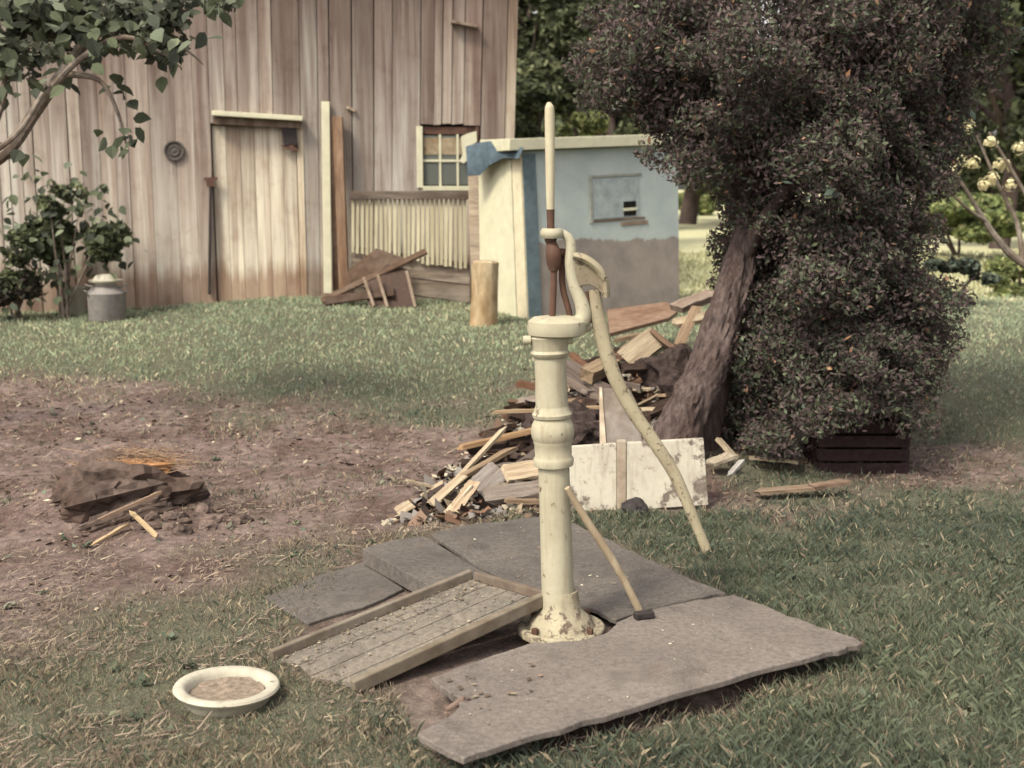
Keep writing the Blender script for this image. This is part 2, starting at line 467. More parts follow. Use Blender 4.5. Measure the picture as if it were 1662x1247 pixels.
def shed_material():
    m, nt, b = new_mat('shed_blue_paint', 0.9)
    v = coords(nt, (1, 1, 1), False); n1 = noise(nt, v, 3, 5, 0.65); n2 = noise(nt, v, 30, 4)
    blue = ramp(nt, n1, [(0.3, (0.34, 0.395, 0.385)), (0.7, (0.44, 0.49, 0.46))])
    bare_ = ramp(nt, n1, [(0.3, (0.20, 0.175, 0.16)), (0.7, (0.32, 0.285, 0.245))])
    tc = N(nt, 'ShaderNodeTexCoord'); sp = N(nt, 'ShaderNodeSeparateXYZ'); L(nt, tc.outputs['Object'], sp.inputs[0])
    ad = N(nt, 'ShaderNodeMath', operation='MULTIPLY_ADD'); L(nt, n1, ad.inputs[0]); ad.inputs[1].default_value = 0.16; L(nt, sp.outputs['Z'], ad.inputs[2])
    n8 = noise(nt, v, 14, 5, 0.7); ad8 = N(nt, 'ShaderNodeMath', operation='MULTIPLY_ADD'); L(nt, n8, ad8.inputs[0]); ad8.inputs[1].default_value = 0.10; L(nt, ad.outputs[0], ad8.inputs[2])
    c = mix(nt, ramp(nt, ad8.outputs[0], [(0.915, grey(1)), (0.935, grey(0))]), blue, bare_)
    c = mix(nt, ramp(nt, n8, [(0.66, grey(0)), (0.70, grey(0.7))]), c, bare_)
    c = mix(nt, ramp(nt, n2, [(0.55, grey(0)), (0.8, grey(0.35))]), c, (0.3, 0.24, 0.19))
    L(nt, c, b.inputs['Base Color']); bump(nt, b, n2, 0.3, 0.004)
    return m
M_shed = shed_material()
M_blue = plain('blue_trim_paint', (0.115, 0.155, 0.17), 0.25, 12)
M_tarp = plain('blue_sheet', (0.06, 0.085, 0.105), 0.4, 10, 0.6)
M_cream = plain('cream_paint_wood', (0.50, 0.485, 0.36), 0.12, 8, 0.7, bs=0.15)
M_fence = wood_mat('fence_board', (0.16, 0.14, 0.125), (0.40, 0.36, 0.30), (4, 30, 30), True)
M_slat = wood_mat('fence_slat', (0.25, 0.235, 0.20), (0.37, 0.35, 0.295), (40, 40, 3), True, (0.8, 0.76, 0.72))

# ------------------------------------------------------------------ ground
def build_ground():
    def axis(lo, fine0, fine1, hi, step, grow):
        a = list(np.arange(fine0, fine1+1e-6, step)); s = step; x = fine1
        while x < hi: s *= grow; x += s; a.append(x)
        s = step; x = fine0; left = []
        while x > lo: s *= grow; x -= s; left.append(x)
        return np.array(left[::-1]+a)
    xs = axis(-160, -5.5, 5.5, 160, 0.045, 1.10); ys = axis(-30, 2.8, 10.5, 320, 0.045, 1.10)
    X, Y = np.meshgrid(xs, ys); Z = H(X, Y)
    far = np.hypot(X, Y-8) > 30
    Z = np.where(far, H0(X, Y), Z)
    nx, ny = len(xs), len(ys)
    V = np.stack([X, Y, Z], -1).reshape(-1, 3)
    i = np.arange(nx*ny).reshape(ny, nx)
    Fq = np.stack([i[:-1, :-1], i[:-1, 1:], i[1:, 1:], i[1:, :-1]], -1).reshape(-1)
    me = bpy.data.meshes.new('ground'); k = len(Fq)//4
    me.vertices.add(len(V)); me.vertices.foreach_set('co', V.astype(np.float32).ravel())
    me.loops.add(len(Fq)); me.loops.foreach_set('vertex_index', Fq.astype(np.int32))
    me.polygons.add(k); me.polygons.foreach_set('loop_start', np.arange(0, 4*k, 4, dtype=np.int32))
    me.update(calc_edges=True); me.polygons.foreach_set('use_smooth', [True]*k)
    for nm, val in (('bare', bare(X, Y)), ('field', sstep(13.6, 14.8, Y + 1.5*(fbm(X*0.4, Y*0.4, 9)-0.5)))):
        at = me.attributes.new(nm, 'FLOAT', 'POINT'); at.data.foreach_set('value', val.astype(np.float32).ravel())
    me.materials.append(M_ground)
    o = bpy.data.objects.new('ground', me); COL.objects.link(o); o['kind'] = 'structure'
build_ground()

# grass blades -------------------------------------------------------
BASIN_C = PZ(367, 1113, 0.05)
def build_grass():
    bands = [(3.1, 4.2, 15000, 0.048, 0.0027), (4.2, 6.0, 9000, 0.045, 0.0034), (6.0, 9.0, 3000, 0.038, 0.006), (9.0, 13.6, 2000, 0.036, 0.009), (13.6, 15.2, 500, 0.05, 0.02), (15.2, 24.0, 150, 0.10, 0.03)]
    Vs, Cs = [], []
    for y0, y1, dens, h, w in bands:
        half = 0.47*y1+0.4
        n = int(dens*(y1-y0)*2*half)
        x = rng.uniform(-half, half, n); y = rng.uniform(y0, y1, n)
        keep = np.abs(x) < 0.46*y+0.3
        x, y = x[keep], y[keep]
        b = bare(x, y); patch = fbm(x*1.3, y*1.3, 77, 3); tuft = fbm(x*6, y*6, 78, 3)
        dry = sstep(-0.1, 0.75, -(x+0.1)*0.65 + 0.5 - np.abs(y-4.3)*0.08 + (patch-0.5)*1.5)   # left foreground is half dead
        dry = np.where(y > 6.2, 0.25*patch, dry)
        p = (1-b)*np.clip(0.55+1.4*(tuft-0.38), 0.25, 1) * (1-0.35*dry) + b*(0.03+0.33*sstep(0.52, 0.7, fbm(x*1.7, y*2.4, 91, 3)))
        for poly in (PAD,):
            p = np.where(dist_poly(x, y, poly) > -0.005, 0, p)
        p = np.where(np.hypot(x-BASIN_C.x, y-BASIN_C.y) < 0.165, 0, p)
        k = rng.uniform(0, 1, len(x)) < p
        x, y, dry, patch, tuft, b = x[k], y[k], dry[k], patch[k], tuft[k], b[k]; m = len(x)
        z = H(x, y)-0.004
        hh = h*rng.uniform(0.45, 1.35, m)*(0.65+0.7*tuft)*(1-0.35*dry)
        ang = rng.uniform(0, 2*np.pi, m); lean = rng.uniform(0.1, 0.95, m); la = rng.uniform(0, 2*np.pi, m)
        wx, wy = np.cos(ang)*w*0.5, np.sin(ang)*w*0.5
        tx, ty = np.cos(la)*lean*hh, np.sin(la)*lean*hh
        V = np.zeros((m, 4, 3))
        V[:, 0] = np.stack([x-wx, y-wy, z], 1); V[:, 1] = np.stack([x+wx, y+wy, z], 1)
        V[:, 2] = np.stack([x+tx*0.45+wx*0.8, y+ty*0.45+wy*0.8, z+hh*0.6], 1)
        V[:, 3] = np.stack([x+tx, y+ty, z+hh*np.sqrt(1-0.5*lean**2)], 1)
        V[:, [2, 3]] = V[:, [2, 3]]
        g = np.array([0.142, 0.164, 0.108]); dk = np.array([0.070, 0.089, 0.071]); yl = np.array([0.36, 0.31, 0.215]); br = np.array([0.20, 0.155, 0.12])
        t = np.clip(patch*1.2-0.1+rng.normal(0, 0.18, m), 0, 1)[:, None]
        c = dk*(1-t)+g*t
        isd = rng.uniform(0, 1, m) < (0.07+0.10*sstep(0.5, 0.7, fbm(x*2.1, y*2.1, 44, 3))*(y < 8)+0.58*dry+0.4*b)
        u = rng.uniform(0, 1, m)[:, None]
        c = np.where(isd[:, None], yl*u+br*(1-u), c)
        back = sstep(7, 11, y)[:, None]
        c = c*(1-back) + (c*1.5+np.array([0.145, 0.172, 0.105]))*back  # brighter light on the back lawn put into the blade colour
        c = np.where((y > 14.6)[:, None], np.array([0.36, 0.36, 0.22])+0*c, c)
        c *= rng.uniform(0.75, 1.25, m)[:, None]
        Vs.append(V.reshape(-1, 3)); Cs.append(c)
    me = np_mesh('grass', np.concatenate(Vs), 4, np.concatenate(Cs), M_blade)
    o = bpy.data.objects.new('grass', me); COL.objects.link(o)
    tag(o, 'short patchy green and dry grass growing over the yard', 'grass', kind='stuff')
build_grass()

def build_litter():
    n = 15000
    x = rng.uniform(-5.0, 2.6, n); y = rng.uniform(3.2, 10, n)
    p = np.clip(bare(x, y), 0.06, 1)*np.clip(fbm(x*3, y*3, 55, 3)*2.2-0.6, 0.05, 1)
    p = np.where(dist_poly(x, y, PAD) > -0.03, 0, p)
    p = np.where(np.hypot(x-BASIN_C.x, y-BASIN_C.y) < 0.2, 0, p)
    k = rng.uniform(0, 1, n) < p; x, y = x[k], y[k]; m = len(x)
    z = H(x, y)+0.004
    a = rng.uniform(0, 2*np.pi, m); l = 0.004+0.014*rng.uniform(0, 1, m)**3 + 0.0012*y; w = l*rng.uniform(0.25, 0.9, m)
    dx = np.stack([np.cos(a)*l, np.sin(a)*l, rng.normal(0, 0.35, m)*l], 1); dy = np.stack([-np.sin(a)*w, np.cos(a)*w, rng.normal(0, 0.35, m)*w], 1)
    c0 = np.stack([x, y, z], 1)
    V = np.stack([c0-dx, c0-dy*0.9, c0+dx, c0+dy], 1).reshape(-1, 3)
    pal = np.array([[0.32, 0.26, 0.19], [0.17, 0.12, 0.095], [0.05, 0.035, 0.03], [0.42, 0.37, 0.28], [0.19, 0.135, 0.10], [0.12, 0.15, 0.11]])
    c = pal[rng.choice(6, m, p=[0.16, 0.3, 0.27, 0.05, 0.15, 0.07])]*rng.uniform(0.7, 1.2, m)[:, None]
    o = bpy.data.objects.new('leaf_litter', np_mesh('leaf_litter', V, 4, c, M_chip)); COL.objects.link(o)
    tag(o, 'dead leaves, chips and bark crumbs strewn over the bare brown earth', 'litter', kind='stuff')
build_litter()

def build_weeds():
    V, Cc = [], []
    for _ in range(260):
        x = rnd.uniform(-3.2, 2.8); y = rnd.uniform(3.3, 8.5)
        bb = float(bare(np.array([x]), np.array([y]))[0])
        if abs(x) > 0.46*y or float(dist_poly(np.array([x]), np.array([y]), PAD)[0]) > -0.06 or rnd.random() < bb*0.6 or math.hypot(x-BASIN_C.x, y-BASIN_C.y) < 0.24: continue
        z = Hs(x, y); sz = rnd.uniform(0.02, 0.05); col_ = rnd.choice([(0.13, 0.16, 0.11), (0.10, 0.125, 0.085), (0.17, 0.18, 0.12), (0.2, 0.2, 0.15)])
        for k in range(rnd.randint(6, 14)):
            a = rnd.uniform(0, 6.28); e = rnd.uniform(0.15, 1.0); d = Vector((math.cos(a)*math.cos(e), math.sin(a)*math.cos(e), math.sin(e)))*sz*rnd.uniform(0.6, 1.3)
            sd = Vector((-math.sin(a), math.cos(a), 0))*sz*rnd.uniform(0.15, 0.32); o_ = Vector((x+rnd.gauss(0, 0.012), y+rnd.gauss(0, 0.012), z))
            V += [o_, o_+d*0.55+sd, o_+d-Vector((0, 0, sz*0.2)), o_+d*0.55-sd]; f_ = rnd.uniform(0.7, 1.2); Cc.append([q*f_ for q in col_])
    o = bpy.data.objects.new('weeds', np_mesh('weeds', np.array([tuple(v) for v in V]), 4, np.array(Cc), M_blade)); COL.objects.link(o)
    tag(o, 'low broad-leaved weeds dotted through the grass and bare earth', 'weeds', kind='stuff')
build_weeds()

def build_straw():
    n = 60000
    y = 3.15+6.3*rng.uniform(0, 1, n)**1.3; x = rng.uniform(-0.5, 0.5, n)*(0.95*y+0.6)-0.3
    patch = fbm(x*1.3, y*1.3, 77, 3); nz = fbm(x*2.6, y*3.4, 66, 4)
    w_ = np.maximum(bare(x, y)*0.75, sstep(-0.1, 0.75, -(x+0.1)*0.6+0.4-np.abs(y-4.4)*0.12+(patch-0.5)*1.5)*(y < 6.3))
    p = np.clip(w_*sstep(0.42, 0.62, nz)*0.7, 0.03, 1)
    p = np.where(dist_poly(x, y, PAD) > -0.03, 0, p); p = np.where(np.hypot(x-BASIN_C.x, y-BASIN_C.y) < 0.18, 0, p)
    k = rng.uniform(0, 1, n) < p; x, y = x[k], y[k]; m = len(x)
    a = rng.uniform(0, np.pi, m); l = 0.006+0.03*rng.uniform(0, 1, m)**2; w = 0.0009+0.0003*y
    dx = np.stack([np.cos(a)*l, np.sin(a)*l, rng.normal(0.12, 0.3, m)*l], 1); dy = np.stack([-np.sin(a)*w, np.cos(a)*w, 0.6*w+0*w], 1)
    c0 = np.stack([x, y, H(x, y)+0.006+rng.uniform(0, 0.012, m)], 1)
    V = np.stack([c0-dx-dy, c0+dx-dy*0.4, c0+dx+dy*0.4, c0-dx+dy], 1).reshape(-1, 3)
    pl = np.array([[0.25, 0.20, 0.155], [0.18, 0.135, 0.11], [0.34, 0.29, 0.22], [0.10, 0.075, 0.065]])
    c = pl[rng.choice(4, m, p=[0.34, 0.36, 0.08, 0.22])]*rng.uniform(0.7, 1.15, m)[:, None]
    o = bpy.data.objects.new('dead_grass', np_mesh('dead_grass', V, 4, c, M_chip)); COL.objects.link(o)
    tag(o, 'flattened dead grass stalks lying over the worn earth', 'dead grass', kind='stuff')
build_straw()

# ------------------------------------------------------------------ barn
BA, BB = P(0, 480, 12.6), P(822, 480, 13.6)
BDIR = Vector((BB.x-BA.x, BB.y-BA.y, 0)).normalized(); BN = Vector((BDIR.y, -BDIR.x, 0))      # BN points to the camera
def bp(px, py, off=0.0):
    d = ray(px, py); o = Vector((BA.x, BA.y, 0)) + BN*off
    t = (o-CP).dot(BN)/d.dot(BN); return CP+d*t
def bu(px, py=300): return (bp(px, py)-Vector((BA.x, BA.y, 0))).dot(BDIR)
def bw(u, z, off=0.0): return Vector((BA.x, BA.y, 0)) + BDIR*u + BN*off + Vector((0, 0, z))
EAVE = 4.35
U1 = bu(815, 300)
barn = thing('barn', bw(2.5, 0.32), 'weathered grey tan barn of vertical boards with plank door and broken window', 'barn')
dU0, dU1 = bu(345), bu(489)
dTop = bp(417, 200).z
wU0, wU1 = bu(679, 250), bu(776, 250); wTop, wBot = bp(725, 204).z, bp(725, 302).z
def slab(mb, u0, u1, z0, z1, off, th, tilt=0.0, jag=0.0):
    n = Vector(BN)
    p = []
    for z in (z0, z1):
        for u, d in ((u0, 0), (u1, 0), (u1, th), (u0, th)):
            zz = z+(jag*rnd.uniform(-1, 1) if z == z0 else 0)
            p.append(bw(u+tilt*(z-1.0), zz, off-d))
    mb.hexa(p)
u = -4.2; bi = 0
while u < U1-0.02:
    w = rnd.choice([0.10, 0.13, 0.16, 0.19, 0.23])*rnd.uniform(0.9, 1.1)
    u2 = min(u+w, U1)
    if U1-u2 < 0.09: u2 = U1
    for edge in (dU0, dU1, wU0, wU1):
        if u+0.05 < edge < u2+0.07: u2 = edge; break
    mid = (u+u2)/2; tilt = 0.028*max(0, (mid-2.0)/(U1-2.0))
    segs = [(Hs(*bw(mid, 0).xy)-0.05+rnd.uniform(-0.01, 0.05), EAVE)]
    g0 = segs[0][0]
    if dU0-0.01 < mid < dU1+0.01: segs = [(dTop, EAVE)]
    if wU0-0.01 < mid < wU1+0.01: segs = [(g0, wBot), (wTop+rnd.uniform(0, 0.02), EAVE)]
    tone = rnd.uniform(0.84, 1.10); t2 = rnd.uniform(-0.04, 0.04)
    gap = rnd.choice([0.002, 0.003, 0.005, 0.009])
    for z0, z1 in segs:
        mb = MB(); slab(mb, u, u2-gap, z0, z1, rnd.uniform(0.0, 0.016), 0.022, tilt, 0.012)
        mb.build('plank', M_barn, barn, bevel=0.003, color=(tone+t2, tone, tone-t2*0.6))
    u = u2; bi += 1
mb = MB(); slab(mb, -4.2, U1-0.03, 0.2, EAVE, -0.10, 0.05); mb.build('interior_dark_panel', M_dark, barn)  # near-black panel stands in for the unlit inside of the barn
# corner board, side wall, roof
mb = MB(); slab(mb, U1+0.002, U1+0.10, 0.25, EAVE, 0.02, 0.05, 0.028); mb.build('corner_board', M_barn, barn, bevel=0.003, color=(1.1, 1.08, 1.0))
mb = MB(); p0, p1 = bw(U1+0.05, 0.2, -0.03), bw(U1+0.05, 0.2, -7)
mb.hexa([p0, p0+BDIR*0.04, p1+BDIR*0.04, p1] + [q+Vector((0, 0, EAVE-0.2)) for q in (p0, p0+BDIR*0.04, p1+BDIR*0.04, p1)]); mb.build('side_wall', M_barn, barn)
mb = MB()
for s in (1,):
    a0, a1 = bw(-4.6, EAVE-0.12, 0.35), bw(U1+0.4, EAVE-0.12, 0.35); r0, r1 = bw(-4.6, EAVE+2.3, -3.6), bw(U1+0.4, EAVE+2.3, -3.6)
    e0, e1 = bw(-4.6, EAVE-0.12, -7.4), bw(U1+0.4, EAVE-0.12, -7.4); t = Vector((0, 0, 0.06))
    mb.hexa([a0, a1, r1, r0, a0+t, a1+t, r1+t, r0+t]); mb.hexa([r0, r1, e1, e0, r0+t, r1+t, e1+t, e0+t])
mb.build('roof', M_barn, barn, color=(0.5, 0.5, 0.5))
# plank door
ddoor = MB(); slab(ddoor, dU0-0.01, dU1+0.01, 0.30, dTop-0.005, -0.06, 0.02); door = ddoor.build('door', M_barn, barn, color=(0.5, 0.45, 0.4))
for k in range(6):
    a = dU0+0.012+(dU1-dU0-0.05)*k/6; b_ = dU0+0.012+(dU1-dU0-0.05)*(k+1)/6
    mb = MB(); slab(mb, a, b_-0.0035, 0.34+rnd.uniform(-0.01, 0.02), dTop-0.03, -0.030+rnd.uniform(-0.003, 0.003), 0.025)
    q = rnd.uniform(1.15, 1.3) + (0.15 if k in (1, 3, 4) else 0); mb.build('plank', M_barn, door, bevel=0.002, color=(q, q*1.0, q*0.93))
mb = MB(); slab(mb, dU1-0.035, dU1+0.03, 0.32, dTop-0.03, 0.02, 0.04); mb.build('jamb', M_barn, barn, bevel=0.003, color=(1.25, 1.2, 1.05))
mb = MB(); p = [bp(344, 184, 0.09), bp(491, 193, 0.09)]
mb.bar(p[0], p[1], 0.14, 0.05); mb.build('lintel', M_cream, barn, bevel=0.006)
mb = MB(); mb.bar(bp(346, 196, 0.045), bp(489, 203, 0.045), 0.05, 0.07); mb.build('lintel_shadow', M_barn, barn, color=(0.45, 0.38, 0.34))  # dark brown strip painted as the shadow beneath the lintel
mb = MB(); mb.prism([bp(a, b_, 0.03) for a, b_ in ((457, 206), (481, 207), (484, 243), (474, 236), (462, 240))], BN*0.03); mb.build('door_track_bracket', M_iron, barn)
mb = MB(); mb.prism([bp(a, b_, 0.02) for a, b_ in ((455, 236), (484, 234), (482, 246), (466, 243))], BN*0.04); mb.build('roller', M_rust, barn)
mb = MB(); mb.bar(bp(342, 300, 0.045), bp(340, 478, 0.045), 0.03, 0.02, BN); mb.build('door_edge_strip', M_iron, barn)  # thin dark strip down the edge of the door
mb = MB(); mb.bar(bp(331, 291, 0.04), bp(353, 290, 0.04), 0.03, 0.03); mb.bar(bp(341, 292, 0.045), bp(342, 303, 0.045), 0.08, 0.03, BN); mb.build('latch_hook', M_rust, barn)
mb = MB(); c = bp(283, 245, 0.02)
mb.lathe(c-BN*0.01, c+BN*0.03, [(0, 0.105), (0.9, 0.105), (1.0, 0.09), (0.6, 0.078), (0.6, 0.06), (0.9, 0.05), (0.7, 0.03), (0.9, 0.012)], 24); mb.build('round_vent', plain('vent_iron', (0.075, 0.065, 0.06), 0.3, 25, 0.6), barn, smooth=True)
mb = MB(); mb.bar(bp(733, 36, 0.06), bp(776, 44, 0.06), 0.12, 0.03); mb.build('ledge', M_barn, barn, bevel=0.003, color=(0.9, 0.85, 0.8))
mb = MB(); mb.bar(bp(563, 174, 0.03), bp(576, 180, 0.03), 0.04, 0.03); mb.build('cleat', M_barn, barn, color=(1.3, 1.25, 1.1))
# window
mb = MB(); slab(mb, wU0-0.02, wU0+0.045, wBot-0.02, wTop-0.01, 0.022, 0.05); win = mb.build('window', M_cream, barn, bevel=0.003)
mb = MB(); slab(mb, wU1-0.03, wU1+0.01, wBot, wTop-0.01, 0.015, 0.05); mb.build('jamb', M_rust, win)
mb = MB(); slab(mb, wU0+0.046, wU1-0.031, wBot-0.05, wBot+0.0, 0.04, 0.08); mb.build('sill', M_cream, win, bevel=0.003)
mb = MB(); slab(mb, wU0+0.046, wU1-0.031, wTop-0.09, wTop-0.012, -0.02, 0.03); mb.build('head_rail', M_rust, win)
ww = (wU1-0.03-wU0-0.046)
for k in (1, 2):
    uu = wU0+0.046+ww*k/3
    mb = MB(); slab(mb, uu-0.011, uu+0.011, wBot+0.001, wTop-0.091, -0.012, 0.025); mb.build('muntin', M_cream, win)
zs = [wBot+0.001, wBot+(wTop-wBot)*0.42, wTop-0.092]
for z in zs[1:2]:
    mb = MB(); slab(mb, wU0+0.046, wU1-0.031, z-0.012, z+0.012, -0.009, 0.02); mb.build('muntin', M_cream, win)
for k in range(3):
    for r in range(2):
        if (k, r) == (2, 1): continue
        a = wU0+0.046+ww*k/3+0.012; mb = MB(); slab(mb, a, a+ww/3-0.024, zs[r]+0.013, zs[r+1]-0.013, -0.024, 0.004); mb.build('pane', M_glass, win)
mb = MB(); slab(mb, wU0+0.06, wU1-0.04, wBot+(wTop-wBot)*0.52, wBot+(wTop-wBot)*0.80, -0.018, 0.004); mb.build('inside_board', M_scrap2, win, color=(0.34, 0.30, 0.22))
mb = MB(); mb.prism([bp(a, b_, 0.03) for a, b_ in ((748, 222), (758, 217), (773, 213), (774, 230), (763, 238), (759, 258), (752, 266), (746, 262), (751, 250), (749, 236))], BN*0.012); mb.build('torn_board', M_cream, win)

# board leaning on the barn and dark gap strip beside the fence -------------------------
def plank_px(name, a, b, w, t, mat, label, cat, color=None, up=BN, group=None, bevel=0.003):
    mb = MB(); mb.bar(a, b, w, t, up)
    base = a if a.z < b.z else b
    o = mb.build(name, mat, None, bevel=bevel, base=base, color=color)
    return tag(o, label, cat, group)
plank_px('board_and_gap_strip', bp(532, 476, 0.13), bp(528, 165, 0.05), 0.085, 0.025, M_cream, 'tall cream painted board leaning upright on the barn beside the fence', 'board')
plank_px('board_and_gap_strip', bp(545, 472, 0.09), bp(541, 190, 0.05), 0.055, 0.03, M_scrap2, 'dark brown strip painted for the shade in the gap between the cream board and the rusty post', 'board', (0.10, 0.07, 0.055))  # dark strip takes the place of the shade between board and post

# ------------------------------------------------------------------ fence
FY = 13.0
fr = thing('picket_fence', P(660, 490, FY), 'weathered picket fence panel of thin pale slats above grey boards', 'fence')
mb = MB(); a, b_ = P(559, 478, FY), P(548, 190, FY+0.15); mb.bar(a, b_, 0.10, 0.09, Vector((0, -1, 0))); mb.build('post', wood_mat('rusty_post_wood', (0.14, 0.09, 0.065), (0.33, 0.235, 0.165), (20, 20, 3)), fr, bevel=0.006)
mb = MB(); mb.bar(P(775, 505, FY-0.25), P(768, 270, FY-0.15), 0.11, 0.09, Vector((0, -1, 0))); mb.build('post', M_fence, fr, bevel=0.006, color=(1.15, 1.05, 0.95))
mb = MB(); mb.bar(P(568, 317, FY-0.03), P(764, 317, FY-0.03), 0.05, 0.085, Vector((0, 0, 1))); mb.build('rail', M_fence, fr, bevel=0.004, color=(0.5, 0.47, 0.47))
mb = MB(); mb.bar(P(568, 402, FY+0.05), P(764, 432, FY+0.05), 0.03, 0.05, Vector((0, 0, 1))); mb.build('rail', M_fence, fr, bevel=0.004, color=(0.6, 0.55, 0.5))
nsl = 25
for k in range(nsl):
    x = 573+k*(762-573)/nsl; yb = 410+28*(k/nsl)+rnd.uniform(-2, 3); yt = 323+rnd.uniform(-1, 1)
    mb = MB(); mb.bar(P(x, yt, FY), P(x+rnd.uniform(-1.2, 1.2), yb, FY), rnd.uniform(0.028, 0.036), 0.012, Vector((0, -1, 0)))
    q = rnd.uniform(1.15, 1.5); mb.build('slat', M_slat, fr, color=(q, q*0.98, q*0.82))
for (ya, yb, yc, yd, q) in ((408, 440, 438, 462, 0.85), (442, 464, 464, 492, 0.75), (466, 492, 494, 512, 0.62)):
    mb = MB(); dd = Vector((0, 0.02, 0))
    p = [P(570, yb, FY+0.04), P(763, yd, FY+0.04), P(763, yc, FY+0.04), P(570, ya, FY+0.04)]
    mb.prism(p, dd); mb.build('plank', M_fence, fr, bevel=0.003, color=(q, q*0.95, q*0.92))

# debris against the fence
FB = 12.55
plank_px('fallen_board', G(522, 494)+Vector((0, 0, 0.03)), P(692, 408, FB+0.1), 0.09, 0.025, M_scrap2, 'long brown board propped aslant against the fence', 'board', (0.13, 0.098, 0.078), Vector((0, -0.5, 1)))
plank_px('fallen_board', G(528, 497)+Vector((0, 0, 0.05)), G(640, 500)+Vector((0, 0, 0.16)), 0.13, 0.02, M_scrap2, 'dark broken board lying low in the grass before the fence', 'board', (0.085, 0.065, 0.055), Vector((0, -0.6, 1)))
mb = MB(); mb.prism([P(598, 500, 12.3), P(670, 498, 12.35), P(664, 440, 12.6), P(628, 430, 12.62), P(594, 462, 12.5)], Vector((0, 0.02, 0.01)))
o = mb.build('rusty_sheet', M_oldsheet, None, base=P(632, 500, 12.3)); tag(o, 'dark rusty iron sheet leaning below the picket fence', 'metal sheet')
mb = MB(); mb.prism([P(560, 470, 12.7), P(640, 428, 12.8), P(655, 420, 12.85), P(610, 405, 12.9), P(565, 440, 12.85)], Vector((0, 0.02, 0.01)))
o = mb.build('brown_hoarding', M_scrap2, None, base=P(600, 470, 12.75), color=(0.12, 0.092, 0.075)); tag(o, 'dull brown wooden panel slumped behind the rusty sheet', 'panel')
for a, b_, lab in (((607, 497), (590, 450), 'thin grey lath standing against the rusty sheet, nearer the barn door'), ((629, 499), (613, 446), 'thin grey lath standing against the rusty sheet, nearer the log'), ((674, 499), (660, 440), 'thin grey lath along the far edge of the rusty sheet')):
    plank_px('lath', P(*a, 12.2), P(*b_, 12.42), 0.03, 0.015, M_scrap2, lab, 'lath', (0.25, 0.215, 0.18), Vector((0, -1, 0)))

# chopping log
lg = G(784, 528); mb = MB(); top = P(788, 424, lg.y+0.02)
mb.lathe(lg-Vector((0, 0, 0.03)), top, [(0, 0.135), (0.1, 0.13), (0.5, 0.122), (0.9, 0.125), (0.98, 0.12), (1, 0.10)], 18)
mb.v = [tuple(Vector(v)+Vector((rnd.uniform(-.006, .006), rnd.uniform(-.006, .006), rnd.uniform(-.01, .01)))) for v in mb.v]
o = mb.build('upright_log', wood_mat('peeled_log', (0.27, 0.21, 0.13), (0.56, 0.49, 0.34), (13, 13, 5), False, (0.5, 0.36, 0.24)), None, smooth=True, base=lg)
tag(o, 'short peeled tan log standing on end beside the white shed door', 'log')

# ------------------------------------------------------------------ shed
SY0, SY1, SY2 = 11.9, 13.2, 12.7
g0, g1, g2 = P(858, 529, SY0), P(1103, 498, SY1), P(783, 519, SY2)
t0, t1, t2 = P(846, 246, SY0), P(1100, 236, SY1), P(779, 250, SY2)
shed = thing('shed', g0, 'small blue grey shed with cream door and cream roof edge', 'shed')
back_g, back_t = g1+(g2-g0), t1+(t2-t0)
g0, g1, g2, back_g = [q-Vector((0, 0, 0.06)) for q in (g0, g1, g2, back_g)]
mb = MB(); mb.hexa([g0, g1, back_g, g2, t0, t1, back_t, t2]); body = mb.build('body', M_shed, shed)
nR = (g1-g0).cross(Vector((0, 0, 1))).normalized()
if nR.y > 0: nR = -nR
nL = (g0-g2).cross(Vector((0, 0, 1))).normalized()
if nL.y > 0: nL = -nL
def quadpt(a, b, c, d, s, t): return (a*(1-s)+b*s)*(1-t)+(d*(1-s)+c*s)*t
def onR(s0, s1, z0, z1, off, th, name, mat, par=shed, color=None, bevel=0.002):
    p = [quadpt(g0, g1, t1, t0, s, t)+nR*o for o in (off-th, off) for s, t in ((s0, z0), (s1, z0), (s1, z1), (s0, z1))]
    mb = MB(); mb.hexa(p); return mb.build(name, mat, par, bevel=bevel, color=color)
def onL(s0, s1, z0, z1, off, th, name, mat, par=shed, bevel=0.002):
    p = [quadpt(g2, g0, t0, t2, s, t)+nL*o for o in (off-th, off) for s, t in ((s0, z0), (s1, z0), (s1, z1), (s0, z1))]
    mb = MB(); mb.hexa(p); return mb.build(name, mat, par, bevel=bevel)
onR(0.0, 0.075, 0.02, 0.985, 0.02, 0.02, 'corner_trim', M_blue)
onL(0.82, 1.015, 0.02, 0.985, 0.022, 0.022, 'door_jamb', plain('jamb_paint', (0.52, 0.47, 0.34), 0.15, 10))
onL(0.02, 0.81, 0.03, 0.97, 0.03, 0.03, 'door', M_cream)
pch = onR(0.42, 0.72, 0.60, 0.83, 0.014, 0.014, 'boarded_window', plain('shed_patch', (0.29, 0.33, 0.33), 0.25, 8))
onR(0.40, 0.418, 0.58, 0.85, 0.018, 0.018, 'frame', plain('grey_frame', (0.26, 0.27, 0.24), 0.25, 12), pch)
onR(0.419, 0.74, 0.835, 0.85, 0.018, 0.018, 'frame', MATS['grey_frame'], pch)
onR(0.41, 0.76, 0.583, 0.594, 0.014, 0.014, 'sill', M_scrap2, pch, (0.22, 0.18, 0.15))
onR(0.615, 0.70, 0.605, 0.69, 0.0155, 0.012, 'opening_dark_plate', M_dark, pch)  # near-black plate painted for the shade inside the hole
onR(0.612, 0.705, 0.635, 0.652, 0.022, 0.006, 'slat', M_cream, pch)
onR(0.60, 0.78, 0.55, 0.573, 0.012, 0.012, 'loose_strip', M_scrap2, pch, (0.26, 0.21, 0.17))
